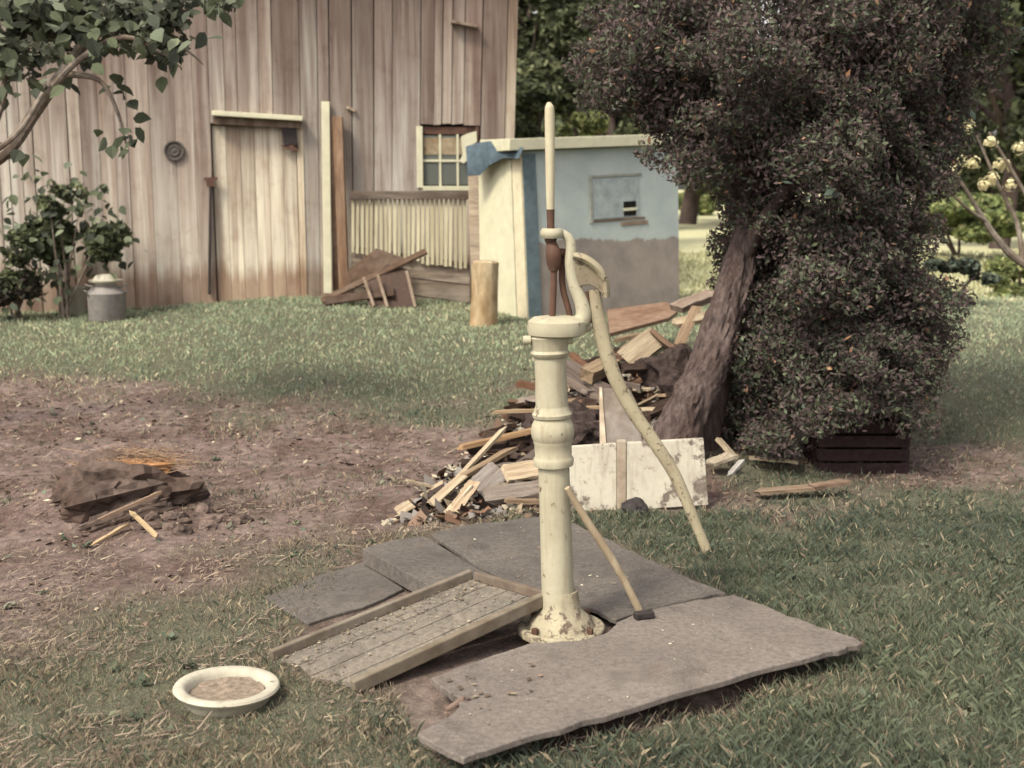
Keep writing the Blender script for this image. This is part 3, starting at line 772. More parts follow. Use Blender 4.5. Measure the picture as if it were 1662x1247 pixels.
# roof slab
ev = 0.10
q = [t0+nR*ev+nL*0.0, t1+nR*ev+(t1-t0).normalized()*0.15, back_t, t2]
q = [Vector(v) for v in q]; up = Vector((0, 0, 1))
q[0] = t0+nR*ev+(t0-t1).normalized()*0.22
mb = MB(); mb.hexa([q[0]+up*0.012, q[1]+up*0.012, q[2]+up*0.012, q[3]+up*0.012, q[0]+up*0.12, q[1]+up*0.12, q[2]+up*0.14, q[3]+up*0.14])
mb.build('roof', M_cream, shed, bevel=0.006)
# blue sheet draped over the door corner
pts = [[(756, 238, 12.5), (775, 232, 12.42), (797, 229, 12.3), (820, 229, 12.05), (850, 240, 11.72)],
       [(757, 255, 12.4), (776, 247, 12.32), (797, 243, 12.2), (820, 242, 11.98), (846, 248, 11.68)],
       [(759, 285, 12.38), (779, 284, 12.3), (794, 268, 12.18), (818, 256, 11.96), (842, 258, 11.66)]]
mb = MB(); k = len(mb.v)
rows = [[P(*c) for c in r] for r in pts]
for r in rows: mb.v += [tuple(c) for c in r]
for r in rows: mb.v += [tuple(c+Vector((0, 0.02, -0.005))) for c in r]
for i in range(2):
    for j in range(4):
        mb.f.append((i*5+j, i*5+j+1, (i+1)*5+j+1, (i+1)*5+j)); mb.f.append(tuple(15+x for x in (i*5+j, (i+1)*5+j, (i+1)*5+j+1, i*5+j+1)))
ring = [0, 1, 2, 3, 4, 9, 14, 13, 12, 11, 10, 5]
for a, b_ in zip(ring, ring[1:]+ring[:1]): mb.f.append((a, b_, 15+b_, 15+a))
o = mb.build('blue_tarpaulin', M_tarp, None, smooth=True, base=P(800, 250, 12.2)); tag(o, 'crumpled dark blue sheet draped over the top of the shed door', 'tarpaulin')

# ------------------------------------------------------------------ hand pump
PY = PZ(911, 1012, 0.07).y
pb = P(911, 1012, PY); s = mpp(PY)
pump = thing('hand_pump', pb, 'tall cream painted iron hand pump with long curved handle', 'pump')
top = P(891, 515, PY)
def fr_(py): return (1012-py)/(1012-515.0)
axb = P(907, 1012, PY)
def lat(name, prof, mat, n=32, ax=(axb, top), par=pump):
    mb = MB(); mb.lathe(ax[0], ax[1], [(fr_(y), r*s) for y, r in prof], n); return mb.build(name, mat, par, smooth=True)
zb = Vector((0, 0, 1))
mb = MB(); fb = pb-Vector((0, 0, 0.035))
mb.lathe(fb, fb+zb*0.16, [(0, 0.150), (0.02, 0.157), (0.15, 0.158), (0.19, 0.153), (0.20, 0.146), (0.16, 0.128), (0.18, 0.120), (0.30, 0.112), (0.40, 0.098), (0.50, 0.080), (0.62, 0.069), (0.8, 0.063), (1.0, 0.058)], 40)
mb.build('base_flange', M_pump_low, pump, smooth=True)
for k in range(4):
    a = math.pi/4+k*math.pi/2; mb = MB(); c = fb+Vector((math.cos(a)*0.138, math.sin(a)*0.138, 0.033))
    mb.lathe(c, c+zb*0.018, [(0, 0.012), (1, 0.012)], 6); mb.build('bolt', M_rust, pump)
lat('lower_pipe', [(1000, 27), (960, 26.5), (850, 25.5), (748, 25)], M_pump)
lat('clamp_collar', [(750, 27), (750, 31.5), (741, 33), (737, 31), (735, 29.5), (716, 30), (712, 31.5), (705, 31)], M_pump)
lat('valve_bulb', [(712, 30), (704, 34), (694, 35), (684, 33), (676, 28.5), (672, 27)], M_pump)
lat('ring_collar', [(674, 27), (672, 31), (667, 32), (663, 29), (655, 26.5)], M_pump)
lat('upper_pipe', [(668, 26), (655, 26), (610, 25), (572, 25.5)], M_pump)
lat('head_casting', [(578, 26), (574, 30), (570, 31.5), (566, 28), (560, 29), (548, 32), (546, 33), (543, 29), (540, 29)], M_pump)
for a, b_ in (((862, 552), (849, 553)), ((920, 552), (930, 551))):
    mb = MB(); mb.tube([P(*a, PY-0.02), P(*b_, PY-0.02)], 0.016, 10); mb.build('lug', M_pump, pump, smooth=True)
for x, y in ((862, 720), (931, 716), (915, 706), (868, 741), (918, 742)):
    mb = MB(); c = P(x, y, PY-0.06); mb.lathe(c, c+Vector((0.0, -0.03, 0)), [(0, 0.013), (1, 0.013)], 6); mb.build('bolt', M_galv, pump)
# flattened top lip
mb = MB(); path = [(870, 531), (890, 530), (915, 531), (940, 528)]
n = 28; c0 = P(898, 529, PY)
for (rx, ry, dz) in ((0.083, 0.07, -0.036), (0.098, 0.085, -0.03), (0.104, 0.09, -0.008), (0.100, 0.086, 0.016), (0.082, 0.066, 0.030), (0.05, 0.04, 0.034)):
    for j in range(n):
        a = 2*math.pi*j/n; mb.v.append((c0.x+rx*math.cos(a)+0.012, c0.y+ry*math.sin(a), c0.z+dz))
for i in range(5):
    for j in range(n): mb.f.append((i*n+j, i*n+(j+1) % n, (i+1)*n+(j+1) % n, (i+1)*n+j))
mb.f.append(tuple(range(n))[::-1]); mb.f.append(tuple(range(5*n, 6*n)))
mb.build('top_lip', M_pump, pump, smooth=True)
def spline(pts, k=6):
    pts = [np.array(p, float) for p in pts]; out_ = []
    for i in range(len(pts)-1):
        p0, p1, p2, p3 = pts[max(i-1, 0)], pts[i], pts[i+1], pts[min(i+2, len(pts)-1)]
        for j in range(k):
            t = j/k; out_.append(0.5*((2*p1)+(p2-p0)*t+(2*p0-5*p1+4*p2-p3)*t*t+(3*p1-p0-3*p2+p3)*t**3))
    out_.append(pts[-1]); return out_
def tube_px(name, pts, mat, par, n=14, flat=1.0, k=6):
    """pts: px, py, Y, radius in px"""
    sp = spline(pts, k); mb = MB(); mb.tube([P(q[0], q[1], q[2]) for q in sp], [q[3]*mpp(q[2]) for q in sp], n, True, flat)
    return mb.build(name, mat, par, smooth=True)
tube_px('bearer_arm', [(915, 531, PY, 13), (936, 528, PY, 14), (947, 514, PY, 13), (944, 492, PY, 11.5), (932, 462, PY, 9.5), (926, 430, PY, 9), (927, 402, PY, 8.5), (923, 387, PY, 7.5), (912, 379, PY, 6.5), (898, 378, PY, 6.5)], M_pump, pump)
mb = MB(); c = P(896, 379, PY)
mb.lathe(c-zb*0.017, c+zb*0.017, [(0, 0.034), (0.3, 0.041), (0.7, 0.041), (1, 0.034), (1, 0.016)], 24); mb.build('guide_ring', M_pump, pump, smooth=True)
tube_px('pump_rod', [(891.5, 166, PY, 2.5), (891.5, 171, PY, 5.5), (892, 180, PY, 7.4), (892.5, 230, PY, 7.6), (893, 300, PY, 6.8), (893.5, 345, PY, 6.2)], M_rod, pump)
tube_px('rod_socket', [(893.5, 340, PY, 6.4), (894, 372, PY, 6.0), (894, 388, PY, 10), (895, 394, PY, 8), (896, 400, PY, 9.5), (898, 412, PY-0.005, 12), (899, 428, PY, 11), (898, 440, PY, 7)], M_rust, pump)
mb = MB(); c = P(900, 411, PY-0.03); mb.lathe(c, c+Vector((0, -0.022, 0)), [(0, 0.011), (0.7, 0.011), (1, 0.006)], 12); mb.build('pivot_pin', M_pump, pump)
tube_px('piston_rod', [(899, 436, PY, 5), (898, 480, PY, 5.2), (896, 524, PY, 5.2)], M_rust, pump)
tube_px('link_bar', [(915, 405, PY+0.03, 4), (912, 440, PY+0.03, 5), (914, 470, PY+0.03, 5), (922, 500, PY+0.03, 5), (927, 522, PY+0.03, 5)], M_rust, pump)
tube_px('link_crossbar', [(900, 412, PY, 6), (913, 410, PY+0.02, 6.5), (924, 412, PY+0.03, 5)], M_rust, pump)
# handle with its hooded yoke
hd = [(964, 470, PY, 9), (968, 500, PY, 11), (974, 530, PY, 11.8), (985, 575, PY-0.01, 12), (1002, 622, PY-0.02, 11.5), (1030, 672, PY-0.03, 11), (1062, 718, PY-0.04, 10.5), (1092, 765, PY-0.05, 10), (1116, 818, PY-0.06, 9), (1134, 862, PY-0.07, 8), (1146, 890, PY-0.075, 8), (1147, 892, PY-0.075, 6)]
handle = tube_px('handle', hd, M_handle, pump, 14, 0.75, 6)
yo = [(931, 416), (946, 420), (961, 430), (973, 444), (981, 460), (982, 474), (978, 480), (970, 470), (958, 463), (945, 464), (937, 470), (933, 452)]
mb = MB(); mb.prism([P(x, y, PY-0.016) for x, y in yo], Vector((0, 0.032, 0))); mb.build('yoke_web', paint_rust('yoke_web_paint', (0.22, 0.19, 0.135), (0.11, 0.08, 0.06), 0.4, (0.15, 0.12, 0.085), 40), handle, bevel=0.004)
tube_px('yoke_hood', [(930, 415, PY, 6), (946, 419, PY, 7), (962, 429, PY, 7.5), (975, 443, PY, 7.5), (982, 460, PY, 7), (984, 482, PY, 6)], M_handle, handle, 12, 2.3, 5)
tube_px('fulcrum_link', [(951, 474, PY, 5), (955, 498, PY, 5), (957, 524, PY, 5)], M_rust, handle)
mb = MB(); c = P(959, 526, PY-0.02); mb.lathe(c+Vector((0, 0.03, 0)), c-Vector((0, 0.014, 0)), [(0, 0.02), (0.6, 0.02), (0.85, 0.016), (1, 0.006)], 16); mb.build('fulcrum_pin', M_pump, pump, smooth=True)
tube_px('fulcrum_bracket', [(936, 534, PY+0.01, 9), (950, 533, PY+0.01, 7), (959, 527, PY+0.01, 6)], M_pump, pump)

# ------------------------------------------------------------------ sheets round the pump
ZA = 0.085
def sheet(name, px, z, th, mat, label, cat, skew=None):
    pts = []
    for i, (x, y) in enumerate(px):
        zz = z if skew is None else z+skew[i]
        pts.append(PZ(x, y, zz))
    mb = MB(); mb.prism(pts, Vector((0, 0, -th)))
    c = sum(pts, Vector())/len(pts); c.z = z-th
    o = mb.build(name, mat, None, bevel=0.004, base=c)
    return tag(o, label, cat)
front = [(700, 1099), (716, 1116), (733, 1128), (753, 1132), (742, 1150), (722, 1166), (678, 1190), (706, 1208), (752, 1230), (842, 1200), (930, 1176), (1000, 1156), (1110, 1122), (1220, 1090), (1330, 1062), (1372, 1052), (1400, 1043), (1330, 1018), (1262, 992), (1190, 965), (1130, 973), (1062, 988), (1000, 1010), (986, 1026), (950, 1037), (905, 1041), (862, 1043), (780, 1071)]
def dens(pl, k=1):
    o_ = []
    for i, (a, b_) in enumerate(zip(pl, pl[1:]+pl[:1])):
        o_.append(a); o_.append(((a[0]+b_[0])/2+rnd.uniform(-3, 3), (a[1]+b_[1])/2+rnd.uniform(-1.8, 1.8)))
    return o_
sheet('plywood_sheet', dens(dens(front)), ZA, 0.022, M_ply, 'large weathered grey plywood sheet with a broken notched end before the pump', 'plywood sheet')
back = [(700, 868), (760, 852), (868, 838), (935, 850), (1010, 888), (1085, 922), (1178, 962), (1125, 972), (1058, 987), (1000, 1006), (970, 990), (900, 975), (845, 955), (772, 920)]
sheet('roofing_sheet', dens(dens(back)), 0.055, 0.02, M_felt, 'dark grey roofing sheet lying flat behind the pump', 'roofing sheet')
sheet('thick_plank', [(588, 890), (640, 876), (690, 870), (772, 921), (850, 958), (780, 975), (700, 952)], 0.088, 0.07, M_felt, 'thick dark grey slab raised at one end under the tray', 'slab')
sheet('buried_board', dens([(430, 968), (510, 935), (590, 912), (655, 955), (590, 985), (500, 1012)]), 0.014, 0.02, M_felt, 'low dark board half sunk in the bare earth beside the tray', 'board')
# bearers under the sheet
def lump(name, c, r, mat, label, cat, seed=0, n=3, amp=0.35, group=None, flat=0.75):
    b = bmesh.new(); bmesh.ops.create_icosphere(b, subdivisions=n, radius=1.0)
    rr = random.Random(seed); off = [rr.uniform(0, 50) for _ in range(3)]
    from mathutils import noise as mn
    for v in b.verts:
        d = mn.fractal(v.co*1.6+Vector(off), 1.0, 2.0, 4); v.co *= 1+amp*d
        v.co = Vector((v.co.x*r[0], v.co.y*r[1], max(v.co.z, -flat)*r[2]))
    me = bpy.data.meshes.new(name); b.to_mesh(me); b.free(); me.materials.append(mat)
    o = bpy.data.objects.new(name, me); COL.objects.link(o); o.location = c
    return tag(o, label, cat, group)
mb = MB(); a, b_ = PZ(985, 1150, 0.03), PZ(1335, 1052, 0.03); a.y += 0.10; b_.y += 0.10
mb.bar(a, b_, 0.09, 0.062); o = mb.build('bearer', M_scrap2, None, base=(a+b_)/2, color=(0.09, 0.05, 0.04)); tag(o, 'dark rotten timber bearer under the near edge of the plywood sheet', 'timber')
mb = MB(); a, b_ = PZ(770, 1205, 0.025), PZ(985, 1145, 0.025); a.y += 0.13; b_.y += 0.13
mb.bar(a, b_, 0.08, 0.062); o = mb.build('bearer', M_scrap2, None, base=(a+b_)/2, color=(0.10, 0.06, 0.045)); tag(o, 'short dark timber under the notched end of the plywood sheet', 'timber')

# notch debris
plank_px('splinter', PZ(725, 1152, 0.05), PZ(754, 1133, 0.09), 0.025, 0.012, M_scrap, 'dark broken splinter in the notch of the plywood sheet', 'splinter', (0.2, 0.15, 0.13), Vector((0, 0, 1)))

# ---- wooden tray
TL, TR, BL, BR = PZ(765, 932, 0.15), PZ(893, 968, 0.165), PZ(440, 1064, 0.028), PZ(572, 1116, 0.026)
tray = thing('wooden_tray', BL, 'shallow weathered wooden tray tilted from the pump base down to the ground', 'tray')
def rail(name, a, b_, w=0.05, h=0.055, col=(0.42, 0.36, 0.29)):
    mb = MB(); mb.bar(a, b_, w, h); return mb.build(name, M_scrap2, tray, bevel=0.005, color=col)
ex = (TR-TL).normalized()*0.024
rail('rail', TL, BL, 0.024, 0.038, (0.21, 0.195, 0.17)); rail('rail', TR, BR, 0.03, 0.048, (0.185, 0.165, 0.135)); rail('rail', TL+ex+Vector((0, 0, -0.003)), TR-ex*1.2+Vector((0, 0, -0.003)), 0.024, 0.036, (0.21, 0.195, 0.175))
dz = Vector((0, 0, -0.018)); M_tray = ply_material('tray_bottom', (0.15, 0.135, 0.115), (0.23, 0.20, 0.165))
for k in range(4):
    a0, a1 = k/4+0.006, (k+1)/4-0.006; e0, e1 = rnd.uniform(0.95, 1.01), rnd.uniform(0.95, 1.01)
    mb = MB(); mb.prism([quadpt(TL, TR, BR, BL, a0, 0)+dz, quadpt(TL, TR, BR, BL, a1, 0)+dz, quadpt(TL, TR, BR, BL, a1, e1)+dz, quadpt(TL, TR, BR, BL, a0, e0)+dz], Vector((0, 0, -0.012+rnd.uniform(0, 0.003)))); mb.build('bottom_board', M_tray, tray, bevel=0.002)
# litter lying in the tray and on the sheets
def scatter(name, quad, z_of, n, label, cat, smin, smax, pal):
    a, b_, c, d = [Vector(q) for q in quad]; V = []; Cc = []
    for _ in range(n):
        s_, t_ = rnd.random(), rnd.random()**1.0
        if z_of: s_ = min(1, s_*0.35 if rnd.random() < 0.6 else s_)
        p = quadpt(a, b_, c, d, s_, t_)+Vector((0, 0, 0.006)); l = rnd.uniform(smin, smax); an = rnd.uniform(0, 6.28)
        u_ = Vector((math.cos(an), math.sin(an), rnd.uniform(-0.1, 0.3)))*l; v_ = Vector((-math.sin(an), math.cos(an), rnd.uniform(-0.1, 0.3)))*l*rnd.uniform(0.3, 0.8)
        V += [p-u_, p-v_, p+u_, p+v_]; f_ = rnd.uniform(0.6, 1.2); Cc.append([x*f_ for x in rnd.choice(pal)])
    me = np_mesh(name, np.array([tuple(v) for v in V]), 4, np.array(Cc), M_chip)
    o = bpy.data.objects.new(name, me); COL.objects.link(o); tag(o, label, cat, kind='stuff')
off = Vector((0, 0, -0.014))
scatter('dry_leaves', [TL+off, TR+off, BR+off, BL+off], True, 420, 'dry tan leaves and dirt caught inside the wooden tray', 'leaves', 0.002, 0.010, [(0.25, 0.20, 0.14), (0.17, 0.125, 0.09), (0.32, 0.27, 0.2), (0.11, 0.08, 0.065), (0.2, 0.17, 0.135)])
Zp = ZA+0.001
scatter('crumbs', [PZ(760, 1205, Zp), PZ(1330, 1050, Zp), PZ(1190, 985, Zp), PZ(760, 1095, Zp)], False, 34, 'small pale chips scattered on the plywood sheet', 'chips', 0.002, 0.007, [(0.6, 0.55, 0.42), (0.3, 0.22, 0.16), (0.5, 0.45, 0.35)])
scatter('crumbs', [PZ(720, 880, 0.056), PZ(880, 970, 0.056), PZ(1060, 960, 0.056), PZ(880, 850, 0.056)], False, 50, 'small pale chips scattered on the dark roofing sheet', 'chips', 0.003, 0.009, [(0.55, 0.5, 0.38), (0.28, 0.2, 0.15)])

scatter('fallen_leaves', [PZ(700, 1180, Zp), PZ(900, 1130, Zp), PZ(860, 1060, Zp), PZ(715, 1110, Zp)], False, 40, 'bits of soil and dead leaf near the notched end of the plywood sheet', 'leaves', 0.003, 0.014, [(0.2, 0.14, 0.1), (0.12, 0.09, 0.07), (0.3, 0.24, 0.16)])
# ---- hammer leaning on the pump
ham = thing('hammer', PZ(1043, 996, 0.085), 'long handled hammer with small dark head leaning against the pump', 'hammer')
a, b_ = PZ(1037, 990, 0.10), P(924, 792, PY-0.07)
mb = MB(); d = (b_-a); sp = [a+d*t+Vector((0.008*math.sin(t*5), 0, 0)) for t in np.linspace(0, 1, 9)]
mb.tube(sp, [0.014, 0.0135, 0.013, 0.0135, 0.0145, 0.0145, 0.0135, 0.0125, 0.010], 10)
mb.build('handle', wood_mat('hammer_handle_wood', (0.34, 0.27, 0.18), (0.50, 0.43, 0.31), (30, 30, 5)), ham, smooth=True)
mb = MB(); h0 = PZ(1030, 1000, 0.099); h1 = PZ(1060, 996, 0.10); mb.bar(h0, h1, 0.034, 0.026); mb.build('head', M_iron, ham, bevel=0.005)

# ---- enamel basin
bc = BASIN_C.copy(); bc.z = Hs(bc.x, bc.y)
bas = thing('enamel_basin', bc, 'round cream enamel basin with a broad rim half full of soil', 'basin')
mb = MB(); prof = [(0.0, 0.118), (0.02, 0.125), (0.35, 0.140), (0.62, 0.150), (0.72, 0.162), (0.86, 0.168), (0.97, 0.163), (1.0, 0.154), (1.0, 0.140), (0.94, 0.131), (0.75, 0.125), (0.2, 0.118)]
tl = Vector((0.03, 0.02, 1)).normalized()
mb.lathe(bc-Vector((0, 0, 0.01)), bc-Vector((0, 0, 0.01))+tl*0.066, prof, 48); mb.build('bowl', M_enamel, bas, smooth=True)
b = bmesh.new(); bmesh.ops.create_circle(b, cap_ends=True, cap_tris=True, radius=0.119, segments=40); bmesh.ops.subdivide_edges(b, edges=b.edges, cuts=3, use_grid_fill=True)
from mathutils import noise as mnoise
for v in b.verts: v.co.z = 0.006*mnoise.fractal(Vector((v.co.x*22, v.co.y*22, 3.1)), 1, 2, 3)
me = bpy.data.meshes.new('soil'); b.to_mesh(me); b.free(); me.materials.append(plain('pale_soil', (0.20, 0.16, 0.125), 0.5, 60)); place('soil', me, Matrix.Translation(bc+Vector((0, 0, 0.030))), bas)

# ------------------------------------------------------------------ scrap pile
def board_meshes():
    out_ = []
    for k in range(6):
        r = random.Random(k+40); mb = MB(); nx = 6; V = []
        for i in range(nx+1):
            x = -0.5+i/nx
            bow = 0.25*r.uniform(-1, 1) if k % 2 else 0
            for (yy, zz) in ((-0.5, -0.5), (0.5, -0.5), (0.5, 0.5), (-0.5, 0.5)):
                jx = r.uniform(-0.07, 0.07) if i in (0, nx) else 0
                V.append((x+jx, yy*(1+r.uniform(-0.10, 0.06)), zz+bow*0.6))
        Fc = [(3, 2, 1, 0)]+[(i*4+j, i*4+(j+1) % 4, (i+1)*4+(j+1) % 4, (i+1)*4+j) for i in range(nx) for j in range(4)]+[tuple(nx*4+j for j in range(4))]
        mb.add(V, Fc); me = bpy.data.meshes.new('scrap_board'); me.from_pydata(mb.v, [], mb.f); me.update(); bm_fix(me); me.materials.append(M_scrap); out_.append(me)
    return out_
BM = board_meshes()
def scrap(name, a, b_, w, t, color, label, cat, group=None, roll=0.0):
    a, b_ = Vector(a), Vector(b_); d = b_-a; Ln = d.length; x = d.normalized()
    y = Vector((0, 0, 1)).cross(x)
    if y.length < 0.05: y = Vector((0, 1, 0))
    y.normalize(); z = x.cross(y)
    y, z = y*math.cos(roll)+z*math.sin(roll), z*math.cos(roll)-y*math.sin(roll)
    M = Matrix(((x.x, y.x, z.x, 0), (x.y, y.y, z.y, 0), (x.z, y.z, z.z, 0), (0, 0, 0, 1)))
    M = Matrix.Translation((a+b_)/2) @ M @ Matrix.Diagonal((Ln, w, t, 1))
    o = place(name, rnd.choice(BM), M, None, color); return tag(o, label, cat, group)
tan_, crm, gry, brn, drk, rst = (0.29, 0.23, 0.165), (0.46, 0.41, 0.31), (0.22, 0.20, 0.185), (0.16, 0.108, 0.08), (0.06, 0.044, 0.038), (0.19, 0.11, 0.075)
SG = 'boards of the scrap pile behind the pump'
def spx(a, Ya, b_, Yb, w, t, c, lab, cat='board', roll=0.0, name='scrap_board'):
    scrap(name, P(*a, Ya), P(*b_, Yb), w, t, c, lab, cat, SG, roll)
spx((738, 782), 6.45, (818, 696), 6.75, 0.028, 0.018, crm, 'thin pale stick standing up steepest at the near end of the scrap pile', 'stick')
spx((736, 782), 6.4, (832, 728), 6.7, 0.045, 0.022, tan_, 'tan lath crossing under the pale stick in the scrap pile', 'lath')
spx((745, 727), 6.8, (868, 698), 6.9, 0.05, 0.025, (0.36, 0.25, 0.15), 'tan board lying level behind the crossed sticks', 'board')
spx((818, 770), 6.35, (905, 756), 6.4, 0.13, 0.02, crm, 'wide cream board directly behind the pump column', 'board', 0.5)
spx((785, 806), 6.15, (905, 790), 6.2, 0.12, 0.03, gry, 'grey plank lying low against the pump column', 'board', 0.4)
spx((820, 812), 6.05, (880, 815), 6.1, 0.05, 0.02, tan_, 'short tan strip under the grey plank by the pump', 'strip')
spx((775, 795), 6.3, (812, 762), 6.4, 0.13, 0.012, (0.30, 0.29, 0.28), 'grey shingle propped beside the wide cream board', 'shingle', 0.9)
spx((700, 818), 6.1, (752, 772), 6.3, 0.05, 0.01, crm, 'pale bark strip fanned out at the edge of the pile', 'bark strip', 0.3)
spx((738, 828), 6.0, (770, 782), 6.25, 0.06, 0.01, (0.55, 0.46, 0.34), 'broad pale bark strip pointing toward the tray', 'bark strip', 0.4)
spx((722, 835), 5.98, (762, 790), 6.2, 0.04, 0.01, (0.66, 0.6, 0.47), 'narrow pale bark strip beside the broad one', 'bark strip', -0.3)
spx((645, 832), 5.95, (668, 818), 6.0, 0.06, 0.012, crm, 'small curled pale chip at the far tip of the pile', 'chip', 0.6)
spx((660, 780), 6.35, (702, 790), 6.4, 0.05, 0.012, crm, 'pale scrap lying on the bare earth above the bark strips', 'scrap')
spx((838, 622), 7.6, (885, 630), 7.6, 0.05, 0.04, rst, 'rusty stub of wood sticking out behind the pump column', 'wood stub')
spx((803, 669), 7.1, (976, 661), 7.2, 0.03, 0.018, (0.45, 0.36, 0.24), 'long pale lath passing behind the pump collar', 'lath')
spx((912, 700), 7.0, (978, 687), 7.05, 0.05, 0.03, tan_, 'tan board end between the pump and the grey plate', 'board')
spx((912, 668), 7.3, (985, 640), 7.5, 0.06, 0.04, brn, 'brown board above the tan board end in the pile', 'board')
spx((952, 610), 7.5, (992, 590), 7.9, 0.10, 0.08, (0.33, 0.27, 0.19), 'sawn tan block with its pale end showing', 'wood block', 0.3)
spx((915, 590), 7.9, (990, 648), 7.4, 0.09, 0.08, (0.17, 0.15, 0.14), 'dark grey round timber sloping down through the pile', 'timber')
spx((916, 615), 7.7, (985, 655), 7.3, 0.05, 0.03, (0.2, 0.17, 0.15), 'dark lath just below the round timber', 'lath')
spx((1016, 585), 8.1, (1068, 545), 8.4, 0.17, 0.03, (0.44, 0.39, 0.30), 'bright cream board tilted up at the top of the pile', 'board', 0.7)
spx((1064, 545), 8.4, (1108, 582), 8.1, 0.16, 0.03, (0.19, 0.135, 0.1), 'brown board meeting the bright cream one at the peak', 'board', -0.8)
spx((1100, 500), 9.0, (1158, 478), 9.3, 0.12, 0.05, (0.33, 0.28, 0.24), 'grey bark slab at the foot of the shed wall', 'bark slab', 0.2)
spx((1095, 525), 8.7, (1160, 512), 8.8, 0.10, 0.03, crm, 'pale board below the grey bark slab', 'board', 0.3)
spx((1000, 552), 8.5, (1060, 540), 8.6, 0.06, 0.03, tan_, 'tan strip behind the bright cream board', 'strip')
spx((1102, 560), 8.4, (1130, 500), 8.9, 0.07, 0.03, (0.45, 0.35, 0.25), 'tan board rising beside the leaning trunk', 'board', 0.6)
spx((928, 575), 8.2, (962, 606), 8.0, 0.04, 0.03, rst, 'rust brown stick hooked out beside the pump head', 'stick')
# the anonymous rest of the heap
for k in range(130):
    while True:
        x = rnd.uniform(-0.85, 1.55); y = rnd.uniform(6.15, 9.0)
        cx = -0.35+(y-6.2)*0.52
        if abs(x-cx) < 0.55-0.08*abs(y-7.4) and not (y < 6.5 and x > 0.25) and x > -0.5+(y-6.0)*0.3: break
    e = max(0, 1-((x-cx)/0.6)**2)
    z = Hs(x, y)+0.02+rnd.random()*0.20*e*min(1, (y-6.0)/1.2)
    ln = rnd.choice([0.1, 0.14, 0.2, 0.28, 0.42])*rnd.uniform(0.7, 1.2); an = rnd.gauss(0.35, 0.7); el = rnd.gauss(0, 0.18)
    d = Vector((math.cos(an)*math.cos(el), math.sin(an)*math.cos(el), math.sin(el)))*ln/2
    kind, c, w, t = rnd.choice([('grey', gry, 0.06, 0.02), ('brown', brn, 0.06, 0.025), ('dark', drk, 0.07, 0.03), ('dark', drk, 0.09, 0.04), ('tan', tan_, 0.04, 0.02), ('pale', crm, 0.04, 0.012)])
    f_ = rnd.uniform(0.7, 1.2)
    scrap('scrap_board', Vector((x, y, z))-d, Vector((x, y, z))+d, w*rnd.uniform(0.6, 1.4), t, tuple(q*f_ for q in c), f'{kind} {"short " if ln < 0.2 else ""}broken board {("low at the near end" if y < 6.7 else "in the middle" if y < 7.9 else "at the far end by the trunk")} of the scrap pile', 'board', f'{kind} broken boards of the scrap pile', rnd.gauss(0, 0.5))
lump('bark_heap', P(1105, 612, 8.0)-Vector((0, 0, 0.05)), (0.22, 0.25, 0.24), plain('dark_bark', (0.045, 0.033, 0.03), 0.6, 25), 'dark matted heap of bark beside the leaning trunk', 'bark heap', 5, 4, 0.5)
lump('bark_heap', P(925, 690, 7.1)-Vector((0, 0, 0.08)), (0.3, 0.25, 0.16), MATS['dark_bark'], 'dark matted heap of bark right behind the pump', 'bark heap', 9, 4, 0.5)
def scrap_chips():
    n = 5200; y = rng.uniform(5.85, 9.0, n); cx = -0.42+(y-6.1)*0.52; x = cx+rng.normal(0, 0.36, n)
    k = (dist_poly(x, y, PAD) < -0.05) & (x > -0.58+(y-6.0)*0.3); x, y = x[k], y[k]; m = len(x)
    z = H(x, y)+0.01+0.10*rng.uniform(0, 1, m)*np.exp(-((x-(-0.42+(y-6.1)*0.52))/0.4)**2)*sstep(5.9, 7, y)
    a = rng.normal(0.5, 0.9, m); l = 0.012+0.05*rng.uniform(0, 1, m)**2; w = l*rng.uniform(0.15, 0.5, m)
    dx = np.stack([np.cos(a)*l, np.sin(a)*l, rng.normal(0, 0.4, m)*l], 1); dy = np.stack([-np.sin(a)*w, np.cos(a)*w, rng.normal(0, 0.6, m)*w], 1)
    c0 = np.stack([x, y, z], 1); V = np.stack([c0-dx-dy, c0+dx-dy, c0+dx+dy, c0-dx+dy], 1).reshape(-1, 3)
    pl = np.array([crm, tan_, gry, brn, drk, rst]); c = pl[rng.choice(6, m, p=[0.10, 0.12, 0.2, 0.22, 0.32, 0.04])]*rng.uniform(0.6, 1.2, m)[:, None]
    o = bpy.data.objects.new('wood_chips', np_mesh('wood_chips', V, 4, c, M_chip)); COL.objects.link(o); tag(o, 'bark flakes and wood chips strewn through the scrap pile', 'wood chips', kind='stuff')
scrap_chips()
# brown sheet by the shed
mb = MB(); mb.prism([P(990, 541, 9.6), P(1086, 516, 9.9), P(1100, 505, 10.2), P(1082, 490, 10.7), P(985, 503, 10.6)], Vector((0, 0.01, -0.03)))
o = mb.build('brown_sheet', M_scrap2, None, base=P(1040, 520, 10), color=(0.24, 0.17, 0.13)); tag(o, 'reddish brown sheet lying aslant at the foot of the shed', 'sheet')
